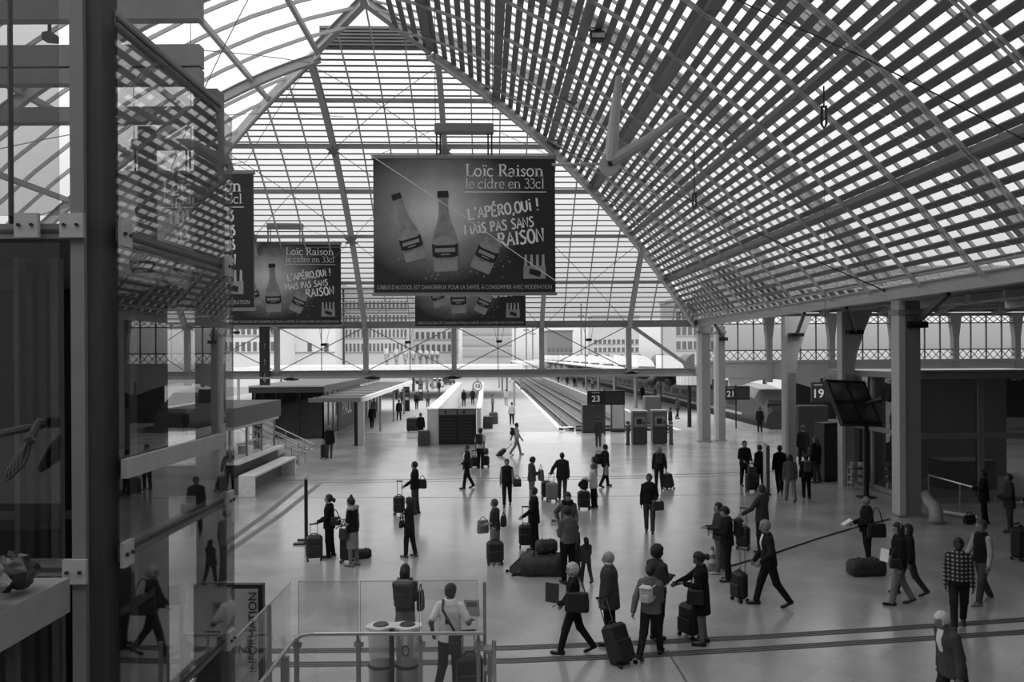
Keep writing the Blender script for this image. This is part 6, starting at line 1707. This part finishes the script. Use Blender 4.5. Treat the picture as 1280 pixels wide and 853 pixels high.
# --- left pair and middle
i = P(412, 697, 618, -85, 'dark haired woman in black with a shoulder bag beside the queue post', top=(20, .46, 'l', .04), bot=('t', 24), hair=('pony', 28), skin=150, arms=('w', 'w'), nod=-5)
suitcase(gp(393, 701), 'dark grey suitcase with a pale tag beside the queue post', .42, .58, .28, 40, 15, 0, .3)
handbag(side_point(i, -.15, -.2, .98), 'black shoulder bag of the woman beside the queue post', .3, .22, .12, 22, i['rz'] + 1.5, .2)
i = P(441, 708, 621, -70, 'woman with a topknot in a pale scarf and grey skirt', top=(26, .50, 's', .03), bot=('k', 128, .26, .17, 110), hair=('topbun', 18), skin=150, arms=('w', 'f'), nod=20, shoes=110)
V, Q = solid([('c', A_(-.17, .03, 1.30), A_(-.14, .02, 1.46), .06, .06), ('c', A_(.17, .03, 1.3), A_(.12, .02, 1.46), .06, .06), ('c', A_(-.12, -.06, 1.47), A_(.12, -.06, 1.47), .06, .06), ('c', A_(.2, -.02, 1.3), A_(.2, -.05, .95), .05, .04)], .02)
link('scarf', np_mesh('scarf', V * i['s'], Q), cloth(150), i['root'])
handbag(side_point(i, -.24, .12, .85), 'dark bag on the arm of the topknot woman', .26, .26, .1, 34, i['rz'] + 1.3, .2)
suitcase(gp(434, 704), 'black upright suitcase behind the topknot woman', .34, .62, .24, 20, -10, 0, .0)
duffel(gp(453, 698), 'small dark bag on the floor behind the topknot woman', .45, .12, 30, .4)
i = P(519, 643, 577, -80, 'man in a dark jacket resting a hand on a suitcase handle', top=(26, .47, 'l', .035), bot=('t', 62), hair=('short', 20), skin=130, arms=('sf', 'd'), shirt=200)
suitcase(gp(499, 644), 'black suitcase held by the man in a dark jacket', .36, .56, .25, 20, -10, 0, .5)
handbag(side_point(i, .05, -.24, 1.0), 'small black bag on the back of the man with the case', .28, .3, .16, 20, i['rz'] + 1.5, .15)
i = P(512, 697, 621, -65, 'girl in jeans and bare arms standing with folded arms', top=(36, .55, 's', .02), bot=('t', 36), hair=('long', 24), skin=150, arms=('c', 'c'), legs='wide', shoes=90, H=1.58)
handbag(side_point(i, -.22, .1, .9), 'small dark bag at the hip of the girl in jeans', .2, .18, .08, 30, i['rz'], .3)
i = P(584, 611, 555, -110, 'businessman walking with an open dark jacket', top=(28, .46, 'l', .035), bot=('t', 26), hair=('short', 60), skin=130, legs='s1', arms=('w', 'd'), shirt=210)
i = P(601, 586, 535, 20, 'man in a pale shirt with a backpack pulling cabin cases', top=(190, .50, 's', .03), bot=('t', 24), hair=('short', 30), skin=100, arms=('d', 'b'))
backpack(i, 'dark backpack on the pale shirted man', 30)
suitcase(gp(593, 585), 'black cabin case at the feet of the pale shirted man', .34, .45, .24, 18, 10, 0, .3)
suitcase(gp(607, 584), 'black cabin case with a bag on top behind the pale shirted man', .36, .46, .24, 22, -12, 0, .35)
handbag(gp(607, 584) + Vector((.02, 0, .72)), 'grey bag riding on the cabin case', .26, .24, .16, 70, 0, .06)
i = P(646, 569, 528, 80, 'man in a pale top and light trousers walking with a wheeled case', top=(185, .51, 'l', .03), bot=('t', 130), hair=('short', 26), skin=90, legs='w1', arms=('b', 's'), shoes=170)
backpack(i, 'black backpack on the man in light trousers', 22)
suitcase(gp(621, 570), 'small black case trailing behind the man in light trousers', .36, .5, .22, 18, -80, 45, .45)
i = P(634, 633, 573, 185, 'man with a dark waistcoat walking straight forward', top=(26, .50, 'n', .04), bot=('t', 30), hair=('short', 60), skin=130, legs='s2', arms=('d', 'd'))
for q in (0, 1):
    V, Q = solid([('c', i['sh'][q], i['el'][q], .068, .058), ('c', i['el'][q], i['hands'][q], .055, .042)], .026); link('sleeve', np_mesh('sleeve', V, Q), cloth(140), i['root'])
handbag(side_point(i, -.36, .02, .82), 'dark rounded bag in the hand of the waistcoat man', .28, .26, .2, 30, i['rz'], .15)
i = P(668, 688, 609, -75, 'man in a dark suit waiting with a hand on his case', top=(20, .43, 'l', .035), bot=('t', 20), hair=('short', 34), skin=125, arms=('sf', 'd'), shirt=150, nod=-6)
suitcase(gp(657, 685), 'black suitcase held by the man in the dark suit', .36, .56, .24, 20, -5, 0, .5)
i = P(619, 701, 624, -65, 'short haired woman in a dark cardigan carrying bags', top=(62, .50, 's', .03), bot=('s', 125), hair=('short', 58), skin=140, arms=('w', 'w'), shoes=120, H=1.58)
suitcase(gp(619, 706), 'dark rounded suitcase in front of the short haired woman', .42, .52, .3, 36, 8, 0, .0)
handbag(side_point(i, .0, .34, .84), 'pale cloth bag held by the short haired woman', .3, .34, .12, 125, .3, .1)
handbag(side_point(i, .05, -.22, 1.02), 'dark satchel on the back of the short haired woman', .2, .28, .12, 30, i['rz'], .1)
i = P(710, 700, 615, 172, 'man with a black scarf and grey sweater facing forward', top=(86, .50, 'l', .035), bot=('t', 30), hair=('short', 22), skin=130, arms=('w', 'k'), nod=15)
V, Q = solid([('c', A_(-.09, .05, 1.47), A_(.09, .05, 1.47), .06, .06), ('c', A_(-.1, -.03, 1.49), A_(.1, -.03, 1.49), .06, .06), ('c', A_(0, .11, 1.45), A_(.02, .13, 1.32), .05, .04)], .02)
link('scarf', np_mesh('scarf', V * i['s'], Q), cloth(16), i['root'])
i = P(710, 730, 633, -25, 'man in a grey jumper and black trousers reading a leaflet', top=(92, .53, 'l', .03), bot=('t', 18), hair=('short', 20), skin=130, arms=('f', 'd'), nod=15)
sheet(side_point(i, -.16, .34, 1.36), 'small pale leaflet read by the man in the grey jumper', i['rz'] - .5, .15, .2, 210, .4)
i = P(733, 728, 672, -20, 'small child with long dark hair beside the luggage', H=1.05, top=(56, .44, 'l', .03), bot=('t', 52), hair=('long', 16), skin=130, arms=('d', 's'), legs='s1', shoes=60)
i = P(720, 722, 660, -60, 'older child standing half behind the man in the jumper', H=1.28, top=(60, .42, 'l', .03), bot=('t', 70), hair=('bob', 20), skin=130, arms=('d', 'd'))
suitcase(gp(637, 718), 'large dark suitcase lying tilted on its wheels by the travel bag', .5, .74, .26, 32, -70, 52, .0, ribs=True, pocket=False)
duffel(gp(678, 718), 'big dark travel bag on the floor with smaller bags on top', 1.05, .3, 46, math.radians(-4), .26)
p = gp(678, 718); duffel(Vector((p.x + .1, p.y, 0)), 'small round bag lying on top of the big travel bag', .5, .15, 36, .2); bpy.data.objects[[o.name for o in bpy.data.objects if o.name.startswith('duffel_bag')][-1]].location.z = .53
i = P(665, 628, 571, 70, 'woman in a grey coat looking into her shoulder bag', top=(70, .46, 'l', .035), bot=('t', 110), hair=('curly', 20), skin=140, arms=('w', 'f'), nod=20)
handbag(side_point(i, .05, .34, .95), 'large grey tote held by the woman in a grey coat', .34, .4, .14, 100, i['rz'], .2)
i = P(703, 624, 566, 15, 'man in a dark quilted jacket with his hand on two cases', top=(38, .44, 'l', .05), bot=('t', 62), hair=('short', 26), skin=90, arms=((-.42, .0, .95), 'd'), girth=1.1)
suitcase(gp(690, 627), 'silver hard suitcase beside the man in a quilted jacket', .42, .60, .26, 130, 5, 0, .35, False, True)
suitcase(gp(683, 624), 'dark suitcase tucked behind the silver one', .36, .58, .26, 30, 5, 0, .0)
i = P(742, 635, 579, -70, 'woman in a cream jacket beside a black trolley bag', top=(185, .44, 'l', .045), bot=('t', 22), hair=('pony', 90), skin=130, arms=('f', 'w'))
suitcase(gp(730, 637), 'black trolley bag with a bundle on top by the cream jacket', .42, .55, .3, 20, 0, 0, .1)
blob(gp(730, 637) + Vector((0, 0, .84)), .17, 4, .2).build('cloth_bundle', cloth(26)); tag(bpy.data.objects['cloth_bundle'], 'dark bundle resting on the black trolley bag', 'bundle')
i = P(743, 622, 571, -80, 'girl with dark hair half hidden behind the cream jacket', top=(120, .5, 'l', .03), bot=('t', 40), hair=('long', 24), skin=130)
i = P(757, 609, 555, 70, 'man in a dark coat walking with a bag over his shoulder', top=(24, .47, 'l', .04), bot=('t', 26), hair=('short', 20), skin=150, legs='s1', arms=('d', 'sb'))
handbag(side_point(i, -.05, -.26, 1.12), 'dark bag slung behind the walking man in the coat', .34, .4, .16, 26, i['rz'] + 1.5, .15)
handbag(side_point(i, .34, -.14, .70), 'pale carrier bag in the hand of the walking man', .26, .36, .1, 120, i['rz'], .12)
i = P(824, 612, 557, 8, 'blonde woman walking away in a dark coat', top=(36, .46, 'l', .045), bot=('t', 36), hair=('bob', 140), skin=140, legs='s1', arms=('d', 'b'))
backpack(i, 'dark backpack on the blonde woman', 46)
suitcase(gp(839, 612), 'dark trolley case pulled by the blonde woman', .42, .56, .26, 42, 25, 15, .5)
i = P(812, 666, 592, -165, 'man in a black top and jeans standing with feet apart', top=(24, .50, 'l', .035), bot=('t', 66), hair=('short', 60), skin=90, legs='wide', arms=('w', 'd'))
handbag(side_point(i, -.26, .14, .82), 'grey satchel at the knee of the man in jeans', .36, .26, .1, 52, i['rz'] + .5, .1)
i = P(931, 608, 551, 175, 'woman in black with a dark handbag facing the hall', top=(24, .46, 'l', .04), bot=('t', 22), hair=('short', 20), skin=130, arms=('w', 'w'))
i = P(950, 613, 556, -20, 'man in black beside the woman with a handbag', top=(22, .46, 'l', .035), bot=('t', 22), hair=('short', 20))
suitcase(gp(940, 615), 'black wide suitcase between the couple in black', .5, .62, .28, 18, 10, 0, .4)
handbag(gp(940, 615) + Vector((0, -.06, .84)), 'dark handbag lying on the suitcase of the couple in black', .3, .24, .14, 26, .3, .1)
i = P(975, 616, 556, 10, 'man in a black jumper walking away next to the tapered pillar', top=(18, .48, 'l', .03), bot=('t', 34), hair=('short', 20), skin=90, legs='s2')
i = P(988, 627, 567, 5, 'woman in a grey jacket and light trousers walking away', top=(84, .46, 'l', .035), bot=('t', 110), hair=('bob', 24), legs='s1')
i = P(1008, 623, 568, 5, 'person in dark trousers carrying a grey rucksack, walking away', top=(26, .48, 'l', .035), bot=('t', 18), hair=('short', 20), legs='stand')
backpack(i, 'grey rucksack on the walker beside the advertising kiosk', 56, .3, .42, .2)
i = P(1020, 604, 545, -30, 'woman in a dark coat passing the black booth', top=(24, .40, 'l', .045), bot=('t', 60), hair=('long', 60), skin=140)
i = P(1004, 583, 530, 10, 'dark figure walking past the tapered pillar', top=(20, .44, 'l', .04), bot=('t', 20), hair=('short', 20), legs='s1')
# --- toward the platforms
i = P(412, 573, 532, 5, 'person in a black coat and grey trousers near the shop', top=(22, .44, 'l', .06), bot=('t', 84), hair=('short', 110), girth=1.15)
suitcase(gp(405, 574), 'dark case beside the person near the shop', .3, .7, .3, 30, 0, 0, .2)
far = [
 (465, 536, 503, 0, 'woman in black walking away along the canopy', 24, 20, 's1'), (499, 526, 500, 5, 'man in a black jacket with a pale hem walking up the platform', 26, 36, 's2'),
 (468, 524, 497, 180, 'pale topped figure under the canopy edge', 110, 60, 'stand'), (503, 507, 487, 10, 'figure beside the nearer information totem', 44, 30, 'stand'), (496, 500, 486, 0, 'small figure far along the canopy wall', 50, 40, 's1'),
 (521, 512, 493, 0, 'person with a dark round rucksack near the totems', 22, 36, 's1'), (535, 509, 490, 5, 'person in grey with a bag next to the farther totem', 70, 50, 'stand'), (549, 491, 478, 0, 'pale distant figure beside the ramp wall', 120, 90, 's1'),
 (580, 508, 488, -10, 'man in black standing between the ramp walls', 20, 22, 'wide'), (591, 506, 487, 180, 'man in an open dark jacket coming down between the ramp walls', 30, 30, 'stand'),
 (526, 551, 519, -5, 'person beside the stacked trunks at the ramp wall', 24, 22, 'stand'), (633, 507, 487, 0, 'pale dressed woman far along the white platform edge', 170, 150, 's1'), (640, 531, 502, 5, 'man in a pale shirt and dark trousers on the platform', 180, 30, 's2'),
 (748, 559, 515, 5, 'person in grey standing under the number 23 board', 62, 70, 'stand'), (838, 541, 503, -70, 'traveller standing behind the second ticket machine', 40, 30, 'stand'), (847, 524, 502, 60, 'traveller walking on the platform behind the kiosk block', 60, 40, 's1'),
 (950, 541, 505, 10, 'dark figure standing below the number 21 board', 20, 20, 'stand'), (741, 487, 473, 0, 'light topped figure on the platform across the tracks', 140, 50, 's1'), (718, 484, 472, 0, 'dark figure on the platform across the tracks', 30, 30, 'stand'),
 (709, 482, 471, 180, 'second dark figure on the platform across the tracks', 40, 30, 's1'), (730, 485, 472, 0, 'grey figure on the platform across the tracks', 70, 40, 's1'), (698, 479, 469, 0, 'farthest small figure on the platform across the tracks', 50, 40, 'stand'),
 (616, 517, 492, 90, 'grey coated person waiting beside the thin ramp wall', 110, 60, 'stand'), (803, 500, 481, 0, 'dark figure on the platform near the lamp globes', 30, 30, 's1'), (818, 503, 483, 180, 'pale figure on the platform near the lamp globes', 120, 60, 'stand')]
for (px, fy, ty, fc, lab, tv, bv, lg) in far:
    i = P(px, fy, ty, fc, lab, top=(tv, .47, 'l', .035), bot=('t', bv), hair=('short', 30), legs=lg, H=1.72)
    if 'rucksack' in lab: backpack(i, 'round dark rucksack on the platform walker', 20, .4, .4, .3)
suitcase(gp(517, 540), 'large black trunk beside the ramp wall', .9, .9, .6, 22, 0, 0, 0)
for px, py, v, lab in ((530, 557, 70, 'grey bag standing on the floor by the ramp wall'), (610, 536, 30, 'dark piled rucksack against the thin ramp wall'), (617, 530, 60, 'grey rucksack among the luggage by the thin ramp wall')):
    p = gp(px, py); handbag(p + Vector((0, 0, .45)), lab, .7, .86, .5, v, 0, .1, 'luggage piled by the ramp walls')
